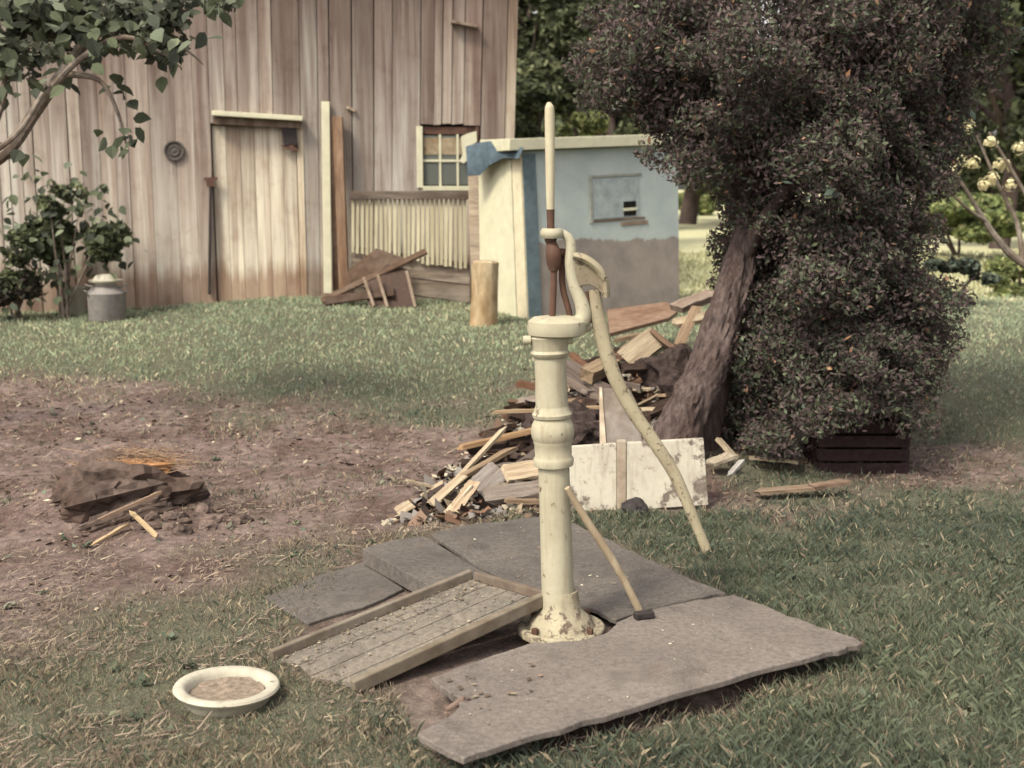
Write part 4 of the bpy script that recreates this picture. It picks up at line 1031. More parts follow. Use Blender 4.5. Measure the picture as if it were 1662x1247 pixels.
# white panel with a narrow grey upright strip
pn = thing('painted_hoarding', P(1020, 830, 6.05), 'old white painted wooden panel set on edge behind the pump', 'panel')
def pq(px, Ya, Yb, th=0.03):
    mb = MB(); x0, x1 = px[0][0], px[1][0]; ps = [P(x, y, Ya+(Yb-Ya)*(x-885)/(1150-885)+(0.05 if i > 1 else 0)) for i, (x, y) in enumerate(px)]
    mb.prism(ps, Vector((0, th, 0))); return mb
pq([(885, 836), (1001, 830), (1001, 720), (885, 728)], 6.05, 6.1).build('board', M_white, pn, bevel=0.004)
pq([(1017, 829), (1150, 820), (1142, 712), (1017, 719)], 6.05, 6.1).build('board', M_white, pn, bevel=0.004)
pq([(1001.5, 832), (1016.5, 831), (1016.5, 716), (1001.5, 717)], 6.045, 6.095, 0.05).build('grey_strip', M_scrap2, pn, bevel=0.004, color=(0.40, 0.375, 0.32))
# grey plate behind it
gp = thing('grey_plate', P(1005, 718, 6.35), 'grey board with one white edge leaning behind the white panel', 'board')
mb = MB(); mb.prism([P(985, 722, 6.3), P(1042, 716, 6.34), P(1034, 655, 6.46), P(1022, 632, 6.5), P(976, 632, 6.5)], Vector((0, 0.03, 0))); mb.build('face', M_scrap2, gp, bevel=0.004, color=(0.26, 0.258, 0.25))
mb = MB(); mb.prism([P(974, 722, 6.29), P(984, 722, 6.29), P(977, 630, 6.49), P(973, 630, 6.49)], Vector((0, 0.035, 0))); mb.build('white_edge', M_scrap2, gp, color=(0.5, 0.47, 0.4))
lump('dark_stone', G(1030, 836)+Vector((0, 0, 0.03)), (0.07, 0.06, 0.05), M_iron, 'black lump at the foot of the white panel', 'stone', 3)

# ------------------------------------------------------------------ rotten log mound on the bare earth
rl = G(205, 830)
M_rot = wood_mat('rotten_wood', (0.045, 0.034, 0.03), (0.15, 0.112, 0.094), (16, 5, 20), False, (0.55, 0.48, 0.45))
def rough_log(name, a, b_, r, mat, label, seed, cat='log'):
    rr = random.Random(seed); mb = MB(); a, b_ = Vector(a), Vector(b_); n = 16; m = 12
    x = (b_-a).normalized(); y = Vector((0, 0, 1)).cross(x).normalized(); z = x.cross(y)
    ph = [rr.uniform(0.75, 1.2) for _ in range(n)]
    for i in range(m+1):
        t = i/m; c = a+(b_-a)*t; e = (0.55 if i in (0, m) else 1)
        for j in range(n):
            q = 2*math.pi*j/n; R = r*ph[j]*e*(1+rr.uniform(-0.13, 0.13))
            mb.v.append(tuple(c+y*(R*math.cos(q))+z*(R*0.8*math.sin(q))+x*(rr.uniform(-0.05, 0.05))))
    for i in range(m):
        for j in range(n): mb.f.append((i*n+j, i*n+(j+1) % n, (i+1)*n+(j+1) % n, (i+1)*n+j))
    mb.f.append(tuple(range(n))[::-1]); mb.f.append(tuple(range(m*n, m*n+n)))
    o = mb.build(name, mat, None, base=(a+b_)/2); return tag(o, label, cat)
rough_log('rotten_log', P(105, 825, 5.75), P(268, 785, 6.1), 0.105, M_rot, 'thick dark rotten log half sunk in the bare earth', 1)
rough_log('rotten_log', P(140, 858, 5.7), P(262, 812, 5.95), 0.05, M_rot, 'thin dark rotten log lying before the thick one', 2)
rough_log('rotten_log', P(185, 762, 6.05), P(272, 756, 6.1), 0.055, wood_mat('rusty_rotten_wood', (0.20, 0.09, 0.04), (0.46, 0.26, 0.13), (18, 18, 18)), 'orange brown rotten log piece on top of the dark log', 3)
lump('rotten_clump', P(205, 806, 6.08), (0.36, 0.20, 0.19), M_rot, 'rounded clump of rotted brown wood heaped behind the dark log', 'wood clump', 21, 4, 0.45)
def straw_tuft(name, c, label):
    V = []; Cc = []
    for _ in range(700):
        p = Vector(c)+Vector((rnd.gauss(0, 0.10), rnd.gauss(0, 0.05), rnd.gauss(0.01, 0.025))); an = rnd.gauss(0.1, 0.6); l = rnd.uniform(0.02, 0.07)
        d = Vector((math.cos(an), math.sin(an)*0.6, rnd.uniform(-0.5, 0.4)))*l; w = Vector((0, 0, 0.003))+Vector((0, 0.002, 0))
        V += [p-d, p-d+w, p+d+w*0.4, p+d]; f_ = rnd.uniform(0.5, 1.2); Cc.append([x*f_ for x in rnd.choice([(0.22, 0.145, 0.095), (0.15, 0.092, 0.065), (0.26, 0.18, 0.12)])])
    me = np_mesh(name, np.array([tuple(v) for v in V]), 4, np.array(Cc), M_chip); o = bpy.data.objects.new(name, me); COL.objects.link(o); tag(o, label, 'straw', kind='stuff')
straw_tuft('rusty_straw', P(228, 750, 6.12), 'matted rusty brown straw lying over the rotten log')
scrap('stick', P(148, 886, 5.5), P(206, 852, 5.7), 0.02, 0.014, (0.55, 0.45, 0.3), 'short pale stick before the rotten logs, lying nearest the basin', 'stick')
scrap('stick', P(214, 832, 5.75), P(255, 871, 5.5), 0.018, 0.014, (0.6, 0.5, 0.32), 'short pale stick leaning off the thin rotten log', 'stick')
scrap('stick', P(165, 842, 5.62), P(258, 800, 5.75), 0.016, 0.014, (0.33, 0.26, 0.2), 'grey stick lying along the top of the thin rotten log', 'stick')
for k in range(46):
    px, py = rnd.gauss(300, 55), rnd.gauss(828, 24); g = G(px, py); r = rnd.uniform(0.012, 0.04)
    lump('soil_clod', g+Vector((0, 0, r*0.3)), (r*1.2, r, r*0.8), M_dirt if k % 3 else M_rot, 'brown clod of earth strewn beside the rotten logs', 'clod', k, 2, 0.6, 'earth clods by the rotten logs')

# ------------------------------------------------------------------ foliage
def cards(C, size, cols, droop=0.4, aspect=0.5, up=0.3):
    m = len(C); a = rng.uniform(0, 2*np.pi, m); el = rng.normal(-droop, 0.5, m)
    d = np.stack([np.cos(a)*np.cos(el), np.sin(a)*np.cos(el), np.sin(el)], 1)
    r = rng.normal(0, 1, (m, 3)); s_ = np.cross(d, r); s_ /= np.linalg.norm(s_, axis=1, keepdims=True)+1e-9
    l = size[:, None]; w = l*aspect
    V = np.stack([C-d*l*0.5, C+s_*w*0.5+d*l*0.05, C+d*l*0.5, C-s_*w*0.5+d*l*0.05], 1)
    return V.reshape(-1, 3), cols

def blob_points(blobs, n):
    vol = np.array([b[3]*b[4]*b[5] for b in blobs]); k = rng.choice(len(blobs), n, p=vol/vol.sum())
    B = np.array([b[:6] for b in blobs])[k]
    v = rng.normal(0, 1, (n, 3)); v /= np.linalg.norm(v, axis=1, keepdims=True)
    r = rng.uniform(0, 1, n)**0.42
    return B[:, :3]+v*r[:, None]*B[:, 3:6], k

def crown(name, parent, blobs, n, size, pal, probs, clump=6, droop=0.3, aspect=0.5, thin=0.42, stuff=True, zmin=None):
    C, k = blob_points(blobs, n)
    nz = fbm(C[:, 0]*clump+C[:, 2]*clump*0.7, C[:, 1]*clump*0.5+C[:, 2]*clump, 31, 3)
    keep = nz > thin
    C, nz = C[keep], nz[keep]
    if zmin is not None: C = C[C[:, 2] > zmin]; nz = nz[:len(C)]
    m = len(C); pal = np.array(pal); c = pal[rng.choice(len(pal), m, p=probs)]*rng.uniform(0.65, 1.35, m)[:, None]
    V, c = cards(C, size*rng.uniform(0.6, 1.4, m), c, droop, aspect)
    V = V-np.array(parent_org(parent))
    o = bpy.data.objects.new(name, np_mesh(name, V, 4, c, M_leaf)); COL.objects.link(o); o.parent = parent
    return o

def blob(px, py, Y, rx, ry, depth):
    c = P(px, py, Y); m_ = mpp(Y); return (c.x, c.y, c.z, rx*m_, depth, ry*m_)

# cedar with leaning trunk
cb = G(1100, 742)
cedar = thing('cedar_tree', cb, 'large dark evergreen tree with a thick leaning trunk and foliage to the ground', 'tree')
tp = [(1094, 760, cb.y, 58), (1096, 738, cb.y, 47), (1106, 690, cb.y, 39), (1134, 630, cb.y+0.05, 34), (1165, 550, cb.y+0.15, 31), (1190, 470, cb.y+0.25, 27), (1210, 390, cb.y+0.35, 24), (1240, 300, cb.y+0.45, 27), (1290, 130, cb.y+0.6, 22), (1330, -100, cb.y+0.7, 14)]
from mathutils import noise as mno
mb = MB(); sp = spline(tp, 12); NT = 56; ctr = [P(q[0], q[1], q[2]) for q in sp]
mb.tube(ctr, [q[3]*mpp(q[2]) for q in sp], NT)
for i, c in enumerate(ctr):
    for j in range(NT):
        a = 2*math.pi*j/NT; v = Vector(mb.v[i*NT+j]); tw = a+i*0.035
        rg = abs(mno.noise(Vector((math.cos(tw)*5.5, math.sin(tw)*5.5, i*0.16)))); rg2 = mno.noise(Vector((math.cos(tw)*1.3, math.sin(tw)*1.3, i*0.09+9)))
        mb.v[i*NT+j] = tuple(c+(v-c)*(0.90+0.30*rg+0.16*rg2))
mb.build('trunk', M_bark, cedar, smooth=True)
for pts in ([(1135, 740, cb.y+0.25, 30), (1160, 640, cb.y+0.35, 24), (1190, 540, cb.y+0.5, 20), (1215, 430, cb.y+0.5, 16), (1250, 300, cb.y+0.6, 12)],
            [(1205, 420, cb.y+0.3, 15), (1260, 330, cb.y+0.1, 11), (1340, 260, cb.y, 8), (1420, 200, cb.y, 4)],
            [(1240, 300, cb.y+0.45, 14), (1190, 220, cb.y+0.3, 9), (1110, 170, cb.y+0.2, 6), (1040, 150, cb.y+0.2, 3)],
            [(1190, 480, cb.y+0.3, 12), (1270, 470, cb.y+0.4, 9), (1350, 520, cb.y+0.4, 6), (1440, 560, cb.y+0.4, 3)]):
    tube_px('limb', pts, M_bark, cedar, 10, 1.0, 5)
cy = cb.y
bl = [blob(1250, 60, cy+0.4, 300, 190, 1.1), blob(1060, 80, cy+0.3, 115, 120, 0.6), blob(1120, 190, cy+0.2, 100, 70, 0.5), blob(1085, 260, cy+0.1, 48, 30, 0.25), blob(1140, 270, cy+0.2, 55, 48, 0.3),
      blob(1300, 250, cy+0.3, 170, 120, 0.9), blob(1330, 400, cy+0.4, 145, 120, 0.9), blob(1370, 540, cy+0.45, 145, 130, 0.9), blob(1290, 560, cy+0.5, 110, 130, 0.6), blob(1330, 670, cy+0.3, 150, 90, 0.8),
      blob(1250, 680, cy+0.45, 70, 60, 0.5), blob(1440, 650, cy+0.3, 75, 75, 0.6), blob(1440, 480, cy+0.5, 70, 100, 0.6), blob(1400, 160, cy+0.6, 130, 170, 0.9), blob(1265, 430, cy+0.45, 70, 100, 0.5), blob(1265, 560, cy+0.45, 85, 110, 0.5), blob(1215, 650, cy+0.55, 60, 80, 0.4), blob(1500, 600, cy+0.4, 26, 60, 0.3), blob(1495, 470, cy+0.4, 20, 40, 0.3), blob(1215, 360, cy+0.6, 50, 70, 0.4), blob(1440, -60, cy+0.5, 200, 150, 1.0)]
bl += [blob(1230, 700, cy+0.35, 60, 45, 0.4), blob(1290, 640, cy+0.3, 90, 90, 0.5), blob(1240, 500, cy+0.45, 50, 90, 0.4)]
bl += [blob(1500, 60, cy+0.8, 110, 120, 0.7), blob(1480, 210, cy+0.8, 75, 90, 0.6)]
bl.append(blob(1430, 300, cy+0.6, 85, 110, 0.7)); bl.append(blob(1420, 400, cy+0.6, 75, 90, 0.7))
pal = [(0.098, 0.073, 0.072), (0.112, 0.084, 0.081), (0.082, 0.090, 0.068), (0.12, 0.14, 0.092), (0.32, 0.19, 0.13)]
big = [b for b in bl]; sub = []
wt = [max(b[3]*b[4]+b[4]*b[5]+b[3]*b[5], 0.02) for b in big]
for _ in range(620):         # foliage hangs in clumps, thickest towards the outside, with loose sprays past the outline
    b0 = rnd.choices(big, wt)[0]; v = Vector((rnd.gauss(0, 1), rnd.gauss(-0.25, 1), rnd.gauss(0, 1))).normalized(); q = rnd.choice([0.5, 0.68, 0.78, 0.86, 0.93])
    r = rnd.uniform(0.10, 0.24)*(0.55 if q > 0.9 else 1)
    if b0[2]+v.z*b0[5]*q < 0.36 and b0[0]+v.x*b0[3]*q > 1.55: continue
    sub.append((b0[0]+v.x*b0[3]*q, b0[1]+v.y*b0[4]*q, b0[2]+v.z*b0[5]*q-0.03, r, r, r*rnd.uniform(0.55, 0.9)))
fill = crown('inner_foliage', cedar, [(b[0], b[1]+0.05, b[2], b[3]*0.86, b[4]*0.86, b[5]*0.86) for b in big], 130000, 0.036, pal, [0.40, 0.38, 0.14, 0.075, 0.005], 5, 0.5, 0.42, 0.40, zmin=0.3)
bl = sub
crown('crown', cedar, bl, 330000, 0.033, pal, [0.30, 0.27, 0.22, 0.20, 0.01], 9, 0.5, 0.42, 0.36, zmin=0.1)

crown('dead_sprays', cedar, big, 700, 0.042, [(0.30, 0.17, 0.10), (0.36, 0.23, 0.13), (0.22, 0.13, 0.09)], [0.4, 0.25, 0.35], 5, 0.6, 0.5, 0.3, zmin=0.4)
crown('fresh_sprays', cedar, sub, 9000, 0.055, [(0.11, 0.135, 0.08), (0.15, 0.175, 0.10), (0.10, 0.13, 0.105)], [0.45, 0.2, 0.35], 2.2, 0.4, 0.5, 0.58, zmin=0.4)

# background trees
def far_tree(name, px, py, Y, rx, ry, label, pal, probs, n=9000, size=0.16, seed=0, clump=1.3, group='trees beyond the yard', trunk=True):
    rr = random.Random(seed); c = P(px, py, Y); gz = float(H0(c.x, Y)); m_ = mpp(Y)
    t = thing(name, (c.x, Y, gz), label, 'tree' if trunk else 'bush', group)
    R, Rz = rx*m_, ry*m_
    if trunk:
        mb = MB(); mb.tube([(c.x, Y, gz-0.1), (c.x+0.1*R, Y, gz+(c.z-gz)*0.5), (c.x-0.05*R, Y, c.z), (c.x+0.1*R, Y, c.z+Rz*0.7)], [0.09*R, 0.07*R, 0.045*R, 0.01], 10)
        mb.build('trunk', M_bark, t, smooth=True)
        for k in range(5):
            a = rr.uniform(0, 6.28); h = rr.uniform(-0.4, 0.4)
            mb = MB(); mb.tube([(c.x, Y, c.z+Rz*(h-0.2)), (c.x+math.cos(a)*R*0.4, Y+math.sin(a)*R*0.4, c.z+Rz*h), (c.x+math.cos(a)*R*0.8, Y+math.sin(a)*R*0.8, c.z+Rz*(h+0.25))], [0.035*R, 0.022*R, 0.006*R], 6); mb.build('limb', M_bark, t)
    else:
        for k in range(4):
            a = rr.uniform(0, 6.28); mb = MB(); mb.tube([(c.x, Y, gz-0.05), (c.x+math.cos(a)*R*0.3, Y+math.sin(a)*R*0.3, c.z), (c.x+math.cos(a)*R*0.6, Y+math.sin(a)*R*0.6, c.z+Rz*0.5)], [0.03, 0.02, 0.006], 6); mb.build('stem', M_bark, t)
    bl = []
    for k in range(12):
        a = rr.uniform(0, 6.28); q = rr.uniform(0.2, 0.75); h = rr.uniform(-0.7, 0.75); f_ = math.sqrt(max(0.1, 1-h*h))
        bl.append((c.x+math.cos(a)*R*q*f_, Y+math.sin(a)*R*q*f_, c.z+Rz*h, R*rr.uniform(0.25, 0.42), R*rr.uniform(0.25, 0.42), Rz*rr.uniform(0.2, 0.34)))
    crown('crown', t, bl, n, size, pal, probs, clump, 0.1, 0.7, 0.36)
GD = [(0.07, 0.085, 0.05), (0.12, 0.14, 0.075), (0.19, 0.205, 0.115), (0.05, 0.052, 0.04)]
GL = [(0.16, 0.20, 0.08), (0.28, 0.31, 0.13), (0.10, 0.13, 0.06), (0.36, 0.36, 0.18)]
far_tree('broadleaf_tree', 860, 60, 24, 120, 160, 'dark leafy tree rising just behind the barn corner', GD, [0.35, 0.35, 0.15, 0.15], 26000, 0.17, 1)
far_tree('broadleaf_tree', 960, 40, 27, 120, 180, 'dark leafy tree above the shed roof, partly hidden by the evergreen', GD, [0.4, 0.3, 0.1, 0.2], 26000, 0.18, 2)
far_tree('pale_bush', 948, 215, 21, 50, 45, 'rounded pale green bush showing above the shed roof', GL, [0.3, 0.4, 0.15, 0.15], 9000, 0.11, 3, 2.5, None, False)
far_tree('dark_bush', 860, 195, 22, 75, 70, 'dark bush between the barn corner and the pump rod', GD, [0.45, 0.25, 0.05, 0.25], 12000, 0.13, 4, 2, None, False)
far_tree('pale_bush', 1140, 312, 55, 60, 36, 'pale bush at the edge of the bright field beside the shed', GL, [0.3, 0.3, 0.2, 0.2], 9000, 0.26, 5, 1, None, False)
far_tree('broadleaf_tree', 1120, 130, 42, 170, 220, 'tall tree far beyond the field behind the evergreen crown', GD, [0.3, 0.4, 0.2, 0.1], 22000, 0.3, 6)
far_tree('broadleaf_tree', 1640, 90, 26, 190, 230, 'big dark tree beyond the lawn at the edge of the view', GD, [0.35, 0.35, 0.1, 0.2], 52000, 0.2, 7)
far_tree('broadleaf_tree', 1500, 120, 34, 170, 220, 'dark tree between the evergreen and the big edge tree', GD, [0.4, 0.3, 0.1, 0.2], 46000, 0.24, 8)
far_tree('broadleaf_tree', 1380, 100, 44, 200, 240, 'distant tree wholly behind the evergreen', GD, [0.4, 0.3, 0.1, 0.2], 16000, 0.35, 9)
far_tree('broadleaf_tree', 800, 40, 45, 200, 260, 'distant tree standing behind the barn', GD, [0.4, 0.3, 0.1, 0.2], 14000, 0.35, 12)
far_tree('broadleaf_tree', 985, 120, 36, 150, 200, 'tree far behind the shed roof filling the gap by the evergreen', GD, [0.35, 0.35, 0.2, 0.1], 60000, 0.26, 21)
far_tree('broadleaf_tree', 1630, 130, 52, 260, 260, 'distant tree glimpsed behind the big edge tree', GD, [0.35, 0.35, 0.2, 0.1], 26000, 0.38, 23)
far_tree('green_bush', 1560, 365, 22, 130, 50, 'dull green bush in front of the far trees', GL, [0.35, 0.2, 0.35, 0.1], 14000, 0.14, 10, 2, None, False)
far_tree('low_shrub', 1545, 462, 13.6, 70, 42, 'low dark shrub at the far edge of the lawn', [(0.05, 0.065, 0.05), (0.12, 0.15, 0.12), (0.03, 0.03, 0.025), (0.17, 0.2, 0.15)], [0.35, 0.25, 0.2, 0.2], 9000, 0.07, 11, 3, None, False)
far_tree('pale_bush', 1655, 460, 14.8, 60, 45, 'pale yellowish bush at the far edge of the lawn', GL, [0.3, 0.3, 0.2, 0.2], 9000, 0.09, 13, 3, None, False)

# blossom sapling at the edge
sb = Vector((5.15, 9.6, Hs(5.15, 9.6)))
sap = thing('blossom_sapling', sb, 'thin leaning sapling with clusters of pale blossom', 'sapling')
for i, pts in enumerate(([(1905, 560, 9.6, 11), (1780, 480, 9.6, 9), (1662, 428, 9.6, 6.5), (1622, 392, 9.6, 5.5), (1590, 345, 9.6, 4), (1562, 300, 9.55, 3), (1530, 262, 9.5, 2)],
            [(1660, 426, 9.6, 5), (1650, 360, 9.7, 4), (1620, 300, 9.7, 3), (1585, 220, 9.7, 2)], [(1600, 360, 9.6, 3), (1560, 330, 9.5, 2.2), (1515, 280, 9.5, 1.5)], [(1740, 465, 9.6, 5), (1700, 380, 9.6, 4), (1650, 290, 9.6, 3), (1605, 215, 9.6, 2)])):
    tube_px('stem' if i == 0 else 'branch', pts, M_twig, sap, 8, 1.0, 5)
mb = MB(); mb.tube([sb-Vector((0, 0, 0.1)), P(1905, 560, 9.6)], [0.06, 0.05], 8); mb.build('trunk', M_twig, sap)
blm = [(1518, 268), (1560, 262), (1572, 205), (1608, 232), (1630, 270), (1622, 268), (1598, 300), (1640, 300), (1548, 275), (1655, 240), (1580, 265), (1610, 290)]
for i, (x, y) in enumerate(blm):
    c = P(x, y, 9.55+rnd.uniform(-0.1, 0.15)); V = []; Cc = []
    for _ in range(46):
        v = Vector((rnd.gauss(0, 1), rnd.gauss(0, 1), rnd.gauss(0, 1))).normalized(); p = c+v*rnd.uniform(0.02, 0.06)
        t1_ = v.orthogonal().normalized()*0.016; t2_ = v.cross(t1_).normalized()*0.016
        V += [p-t1_, p-t2_, p+t1_, p+t2_]; q = rnd.uniform(0.8, 1.1); Cc.append((0.72*q, 0.66*q, 0.42*q))
    me = np_mesh('blossom', np.array([tuple(v-sb) for v in V]), 4, np.array(Cc), M_leaf); o = bpy.data.objects.new('blossom', me); COL.objects.link(o); o.parent = sap

# ---- leaf mesh for broad-leaved shrubs
def leaf_mesh(name, cols):
    pts = [(0, 0, 0), (0.22, 0.30, 0.05), (0.5, 0.36, 0.07), (0.78, 0.2, 0.03), (1.0, 0, -0.08), (0.78, -0.2, 0.03), (0.5, -0.36, 0.07), (0.22, -0.30, 0.05)]
    mid = [(0.25, 0, -0.01), (0.6, 0, -0.02)]
    V = pts+mid; Fc = [(0, 8, 1), (1, 8, 9, 2), (2, 9, 3), (3, 9, 4), (4, 9, 5), (5, 9, 6), (6, 9, 8, 7), (7, 8, 0)]
    out_ = []
    for c in cols:
        me = bpy.data.meshes.new(name); me.from_pydata(V, [], Fc); me.update(); me.materials.append(M_leaf)
        at = me.attributes.new('col', 'FLOAT_COLOR', 'POINT'); at.data.foreach_set('color', [*c, 1]*len(V)); out_.append(me)
    return out_
LEAF = leaf_mesh('leaf', [(0.080, 0.095, 0.062), (0.11, 0.13, 0.08), (0.065, 0.075, 0.058), (0.15, 0.175, 0.125), (0.19, 0.215, 0.14)])
def put_leaf(par, c, size, hang=0.6):
    a = rnd.uniform(0, 6.28); el = rnd.gauss(-hang, 0.35); x = Vector((math.cos(a)*math.cos(el), math.sin(a)*math.cos(el), math.sin(el)))
    z = Vector((rnd.gauss(0, 0.5), rnd.gauss(-0.4, 0.5), 1)); y = z.cross(x).normalized(); z = x.cross(y)
    M = Matrix(((x.x, y.x, z.x, c[0]), (x.y, y.y, z.y, c[1]), (x.z, y.z, z.z, c[2]), (0, 0, 0, 1))) @ Matrix.Scale(size, 4)
    return place('leaf', rnd.choices(LEAF, [0.3, 0.3, 0.2, 0.13, 0.07])[0], M, par)
# overhanging tree at the edge
OY = 7.6
ob = Vector((-4.3, OY+0.1, Hs(-4.3, OY+0.1)))
ov = thing('overhanging_tree', ob, 'tree with grey boughs and broad leaves reaching in over the barn', 'tree')
mb = MB(); q0 = P(-170, 330, OY); mb.tube([ob-Vector((0, 0, 0.1)), ob+(q0-ob)*0.5+Vector((0.05, 0, 0)), q0], [0.10, 0.085, 0.07], 12); mb.build('trunk', M_twig, ov, smooth=True)
for pts in ([(-170, 330, OY, 18), (-60, 285, OY, 14), (10, 245, OY, 12), (55, 185, OY, 10), (100, 120, OY, 9), (150, 50, OY, 7), (200, -40, OY, 4)],
            [(55, 185, OY, 8), (80, 150, OY-0.1, 6), (125, 100, OY-0.2, 5), (200, 60, OY-0.2, 4), (270, 90, OY-0.2, 2)],
            [(-60, 285, OY, 10), (-10, 200, OY+0.2, 8), (20, 100, OY+0.3, 6), (60, 20, OY+0.3, 5), (80, -60, OY+0.3, 4)],
            [(100, 120, OY, 6), (160, 130, OY, 4), (190, 180, OY, 3), (205, 235, OY, 1.5)], [(150, 50, OY, 5), (230, 40, OY, 4), (300, 80, OY, 2), (330, 105, OY, 1.2)], [(-60, 285, OY, 8), (-30, 260, OY-0.3, 6), (30, 215, OY-0.4, 4), (70, 150, OY-0.4, 3)]):
    tube_px('bough', pts, M_twig, ov, 8, 1.0, 5)
zones = [((60, 20), (110, 45), 95), ((190, 45), (90, 38), 75), ((285, 75), (45, 40), 28), ((190, 140), (22, 20), 7), ((205, 215), (30, 28), 16), ((90, 130), (30, 18), 12), ((20, 110), (50, 60), 30), ((350, 8), (45, 14), 12), ((25, 250), (35, 20), 6), ((140, 90), (60, 30), 16)]
for (cx, cy_), (sx, sy), n in zones:
    for _ in range(n):
        put_leaf(ov, P(cx+rnd.gauss(0, 0.6)*sx, cy_+rnd.gauss(0, 0.6)*sy, OY+rnd.gauss(0, 0.3)), rnd.uniform(0.075, 0.13))
ovb = [blob(40, 15, OY+0.2, 120, 45, 0.35), blob(150, 25, OY+0.1, 90, 40, 0.3), blob(235, 20, OY, 80, 32, 0.25), blob(270, 70, OY-0.1, 45, 35, 0.2), blob(20, 85, OY+0.2, 45, 45, 0.25), blob(105, 75, OY, 55, 28, 0.25), blob(330, 5, OY, 60, 14, 0.2)]
crown('crown', ov, ovb, 4000, 0.085, [(0.11, 0.12, 0.09), (0.15, 0.165, 0.12), (0.08, 0.085, 0.07), (0.2, 0.22, 0.16)], [0.35, 0.35, 0.15, 0.15], 5, 0.4, 0.6, 0.44)
# shrubs against the barn
def shrub(name, c, R, Rz, label, n_leaf, n_card, lab_cat='shrub', size=0.1, colors=GD):
    g = Vector((c.x, c.y, Hs(c.x, c.y))); t = thing(name, g, label, lab_cat)
    for k in range(7):
        a = rnd.uniform(0, 6.28); r = rnd.uniform(0.1, 0.6)
        mb = MB(); e = Vector((c.x+math.cos(a)*R*r, c.y+math.sin(a)*R*r, c.z+Rz*rnd.uniform(0, 0.7)))
        mb.tube([g+Vector((rnd.gauss(0, 0.05), rnd.gauss(0, 0.05), -0.05)), g*0.5+e*0.5+Vector((rnd.gauss(0, 0.04), 0, 0.03)), e], [0.016, 0.012, 0.004], 6); mb.build('stem', M_twig, t)
    for _ in range(n_leaf):
        v = Vector((rnd.gauss(0, 1), rnd.gauss(0, 1), rnd.gauss(0.3, 1))).normalized(); r = rnd.uniform(0.45, 1.22)
        put_leaf(t, (c.x+v.x*R*r, c.y+v.y*R*r*0.7, c.z+v.z*Rz*r), size*rnd.uniform(0.7, 1.3))
    bl = []
    for k in range(9):
        a = rnd.uniform(0, 6.28); q = rnd.uniform(0.1, 0.85); h = rnd.uniform(-0.65, 0.75)
        bl.append((c.x+math.cos(a)*R*q, c.y+math.sin(a)*R*q*0.7, c.z+Rz*h, R*rnd.uniform(0.22, 0.40), R*0.34, Rz*rnd.uniform(0.18, 0.34)))
    crown('crown', t, bl, n_card, size*0.7, colors, [0.35, 0.4, 0.12, 0.13], 5, 0.2, 0.65, 0.42)
shrub('leafy_shrub', P(105, 388, 12.05), 0.64, 0.62, 'leafy green shrub growing against the barn beside the milk can', 260, 11000, size=0.10)
shrub('dark_shrub', P(25, 455, 12.0), 0.46, 0.36, 'low dark shrub at the foot of the barn, left of the taller shrub', 60, 9000, size=0.085, colors=[(0.05, 0.045, 0.035), (0.07, 0.06, 0.045), (0.09, 0.1, 0.06), (0.03, 0.028, 0.025)])
# milk can
mc = P(174, 502, 11.85); mc.z = Hs(mc.x, mc.y); m_ = mpp(mc.y)
can = thing('milk_can', mc, 'dull grey metal milk can with a pale lid beside the shrub', 'milk can')
mb = MB(); mb.lathe(mc, mc+zb*0.34, [(0, 0.165), (0.05, 0.175), (0.72, 0.178), (0.76, 0.184), (0.80, 0.178), (0.92, 0.13), (1.0, 0.10)], 28); mb.build('body', M_galv, can, smooth=True)
mb = MB(); c = mc+zb*0.34; mb.lathe(c, c+zb*0.10, [(0, 0.10), (0.25, 0.10), (0.3, 0.155), (0.45, 0.16), (0.5, 0.12), (0.9, 0.09), (1.0, 0.03)], 28); mb.build('lid', M_enamel, can, smooth=True)
for s_ in (-1, 1):
    mb = MB(); mb.tube([c+Vector((s_*0.15, 0, -0.08)), c+Vector((s_*0.21, 0, -0.06)), c+Vector((s_*0.20, 0, 0.0)), c+Vector((s_*0.13, 0, -0.02))], 0.009, 8); mb.build('handle', M_galv, can, smooth=True)
bk = P(122, 500, 12.35); bk.z = Hs(bk.x, bk.y)
bkt = thing('white_bucket', bk, 'small white bucket half hidden behind the shrub stems', 'bucket')
mb = MB(); mb.lathe(bk, bk+zb*0.27, [(0, 0.085), (0.95, 0.125), (1.0, 0.135), (1.0, 0.12), (0.5, 0.1)], 22); mb.build('pail', M_enamel, bkt, smooth=True)
mb = MB(); mb.tube([bk+Vector((0.125*math.cos(a), 0, 0.26-0.09*math.sin(a))) + Vector((0, -0.06*math.sin(a)-0.01, 0)) for a in np.linspace(0, math.pi, 9)], 0.004, 6); mb.build('handle', M_iron, bkt)

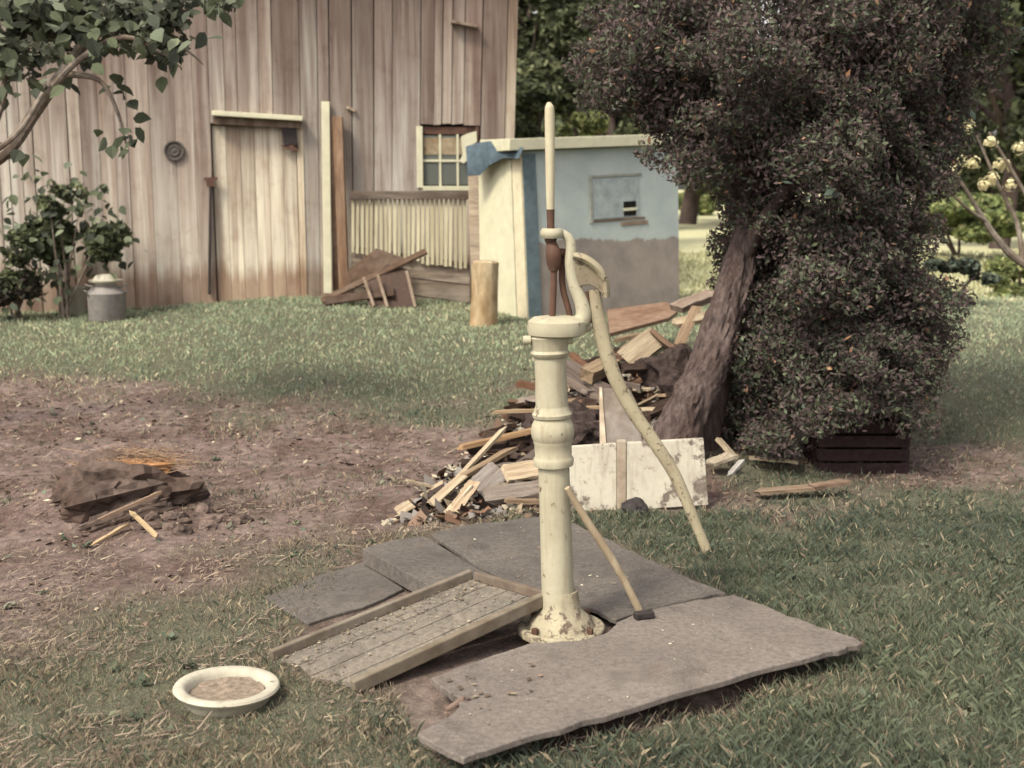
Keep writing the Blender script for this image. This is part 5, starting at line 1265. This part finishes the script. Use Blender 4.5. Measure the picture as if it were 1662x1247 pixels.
# ---- dark crate and oddments under the cedar
ck = G(1410, 780)+Vector((0, 0.12, 0))
crate = thing('dark_crate', ck, 'dark reddish slatted crate in the shade under the evergreen', 'crate')
M_crate = plain('crate_wood', (0.028, 0.017, 0.018), 0.4, 20)
cw, ch, cd = 0.52, 0.32, 0.32
for k in range(4):
    z = ck.z+0.04+k*0.08
    for yy in (0, cd): mb = MB(); mb.box((ck.x, ck.y+yy, z), (cw, 0.015, 0.066)); mb.build('slat', M_crate, crate, bevel=0.003)
    for xx in (-cw/2, cw/2): mb = MB(); mb.box((ck.x+xx, ck.y+cd/2, z), (0.015, cd-0.02, 0.066)); mb.build('slat', M_crate, crate, bevel=0.003)
for xx in (-1, 1):
    for yy in (0.02, cd-0.02): mb = MB(); mb.box((ck.x+xx*(cw/2-0.025), ck.y+yy, ck.z+0.17), (0.03, 0.02, 0.33)); mb.build('corner_post', M_crate, crate)
mb = MB(); mb.box((ck.x, ck.y+cd/2, ck.z+0.02), (cw-0.03, cd-0.03, 0.015)); mb.build('floor_board', M_crate, crate)
for a, Ya, b_, Yb, w, c, lab in (((1152, 752), 6.7, (1190, 738), 6.75, 0.10, (0.42, 0.4, 0.33), 'pale grey scrap board beside the white panel under the evergreen'), ((1165, 712), 6.85, (1192, 742), 6.8, 0.05, crm, 'short cream stick standing in the shade by the trunk'), ((1185, 770), 6.5, (1205, 748), 6.6, 0.03, (0.4, 0.42, 0.42), 'bluish stick propped under the evergreen'), ((1232, 798), 6.32, (1335, 790), 6.38, 0.08, (0.27, 0.22, 0.17), 'pale tan plank flat on the earth before the evergreen'), ((1320, 790), 6.35, (1372, 782), 6.42, 0.07, (0.25, 0.19, 0.15), 'short tan plank touching the dark crate'), ((1215, 742), 6.9, (1292, 750), 6.85, 0.03, crm, 'cream lath lying in the shade under the evergreen')):
    spxl = P(*a, Ya), P(*b_, Yb)
    scrap('scrap_wood', *spxl, w, 0.018, c, lab, 'board')
for k, (x, y) in enumerate(((1268, 738), (1283, 743), (1246, 733), (1225, 728))):
    lump('white_pebble', G(x, y)+Vector((0, 0, 0.02)), (0.025, 0.022, 0.02), M_white, ['white stone nearest the dark crate of a row of four', 'white stone at the crate end of the row', 'white stone third along the row under the evergreen', 'white stone nearest the trunk under the evergreen'][k], 'stone', k+70, 2, 0.2, 'white stones under the evergreen')
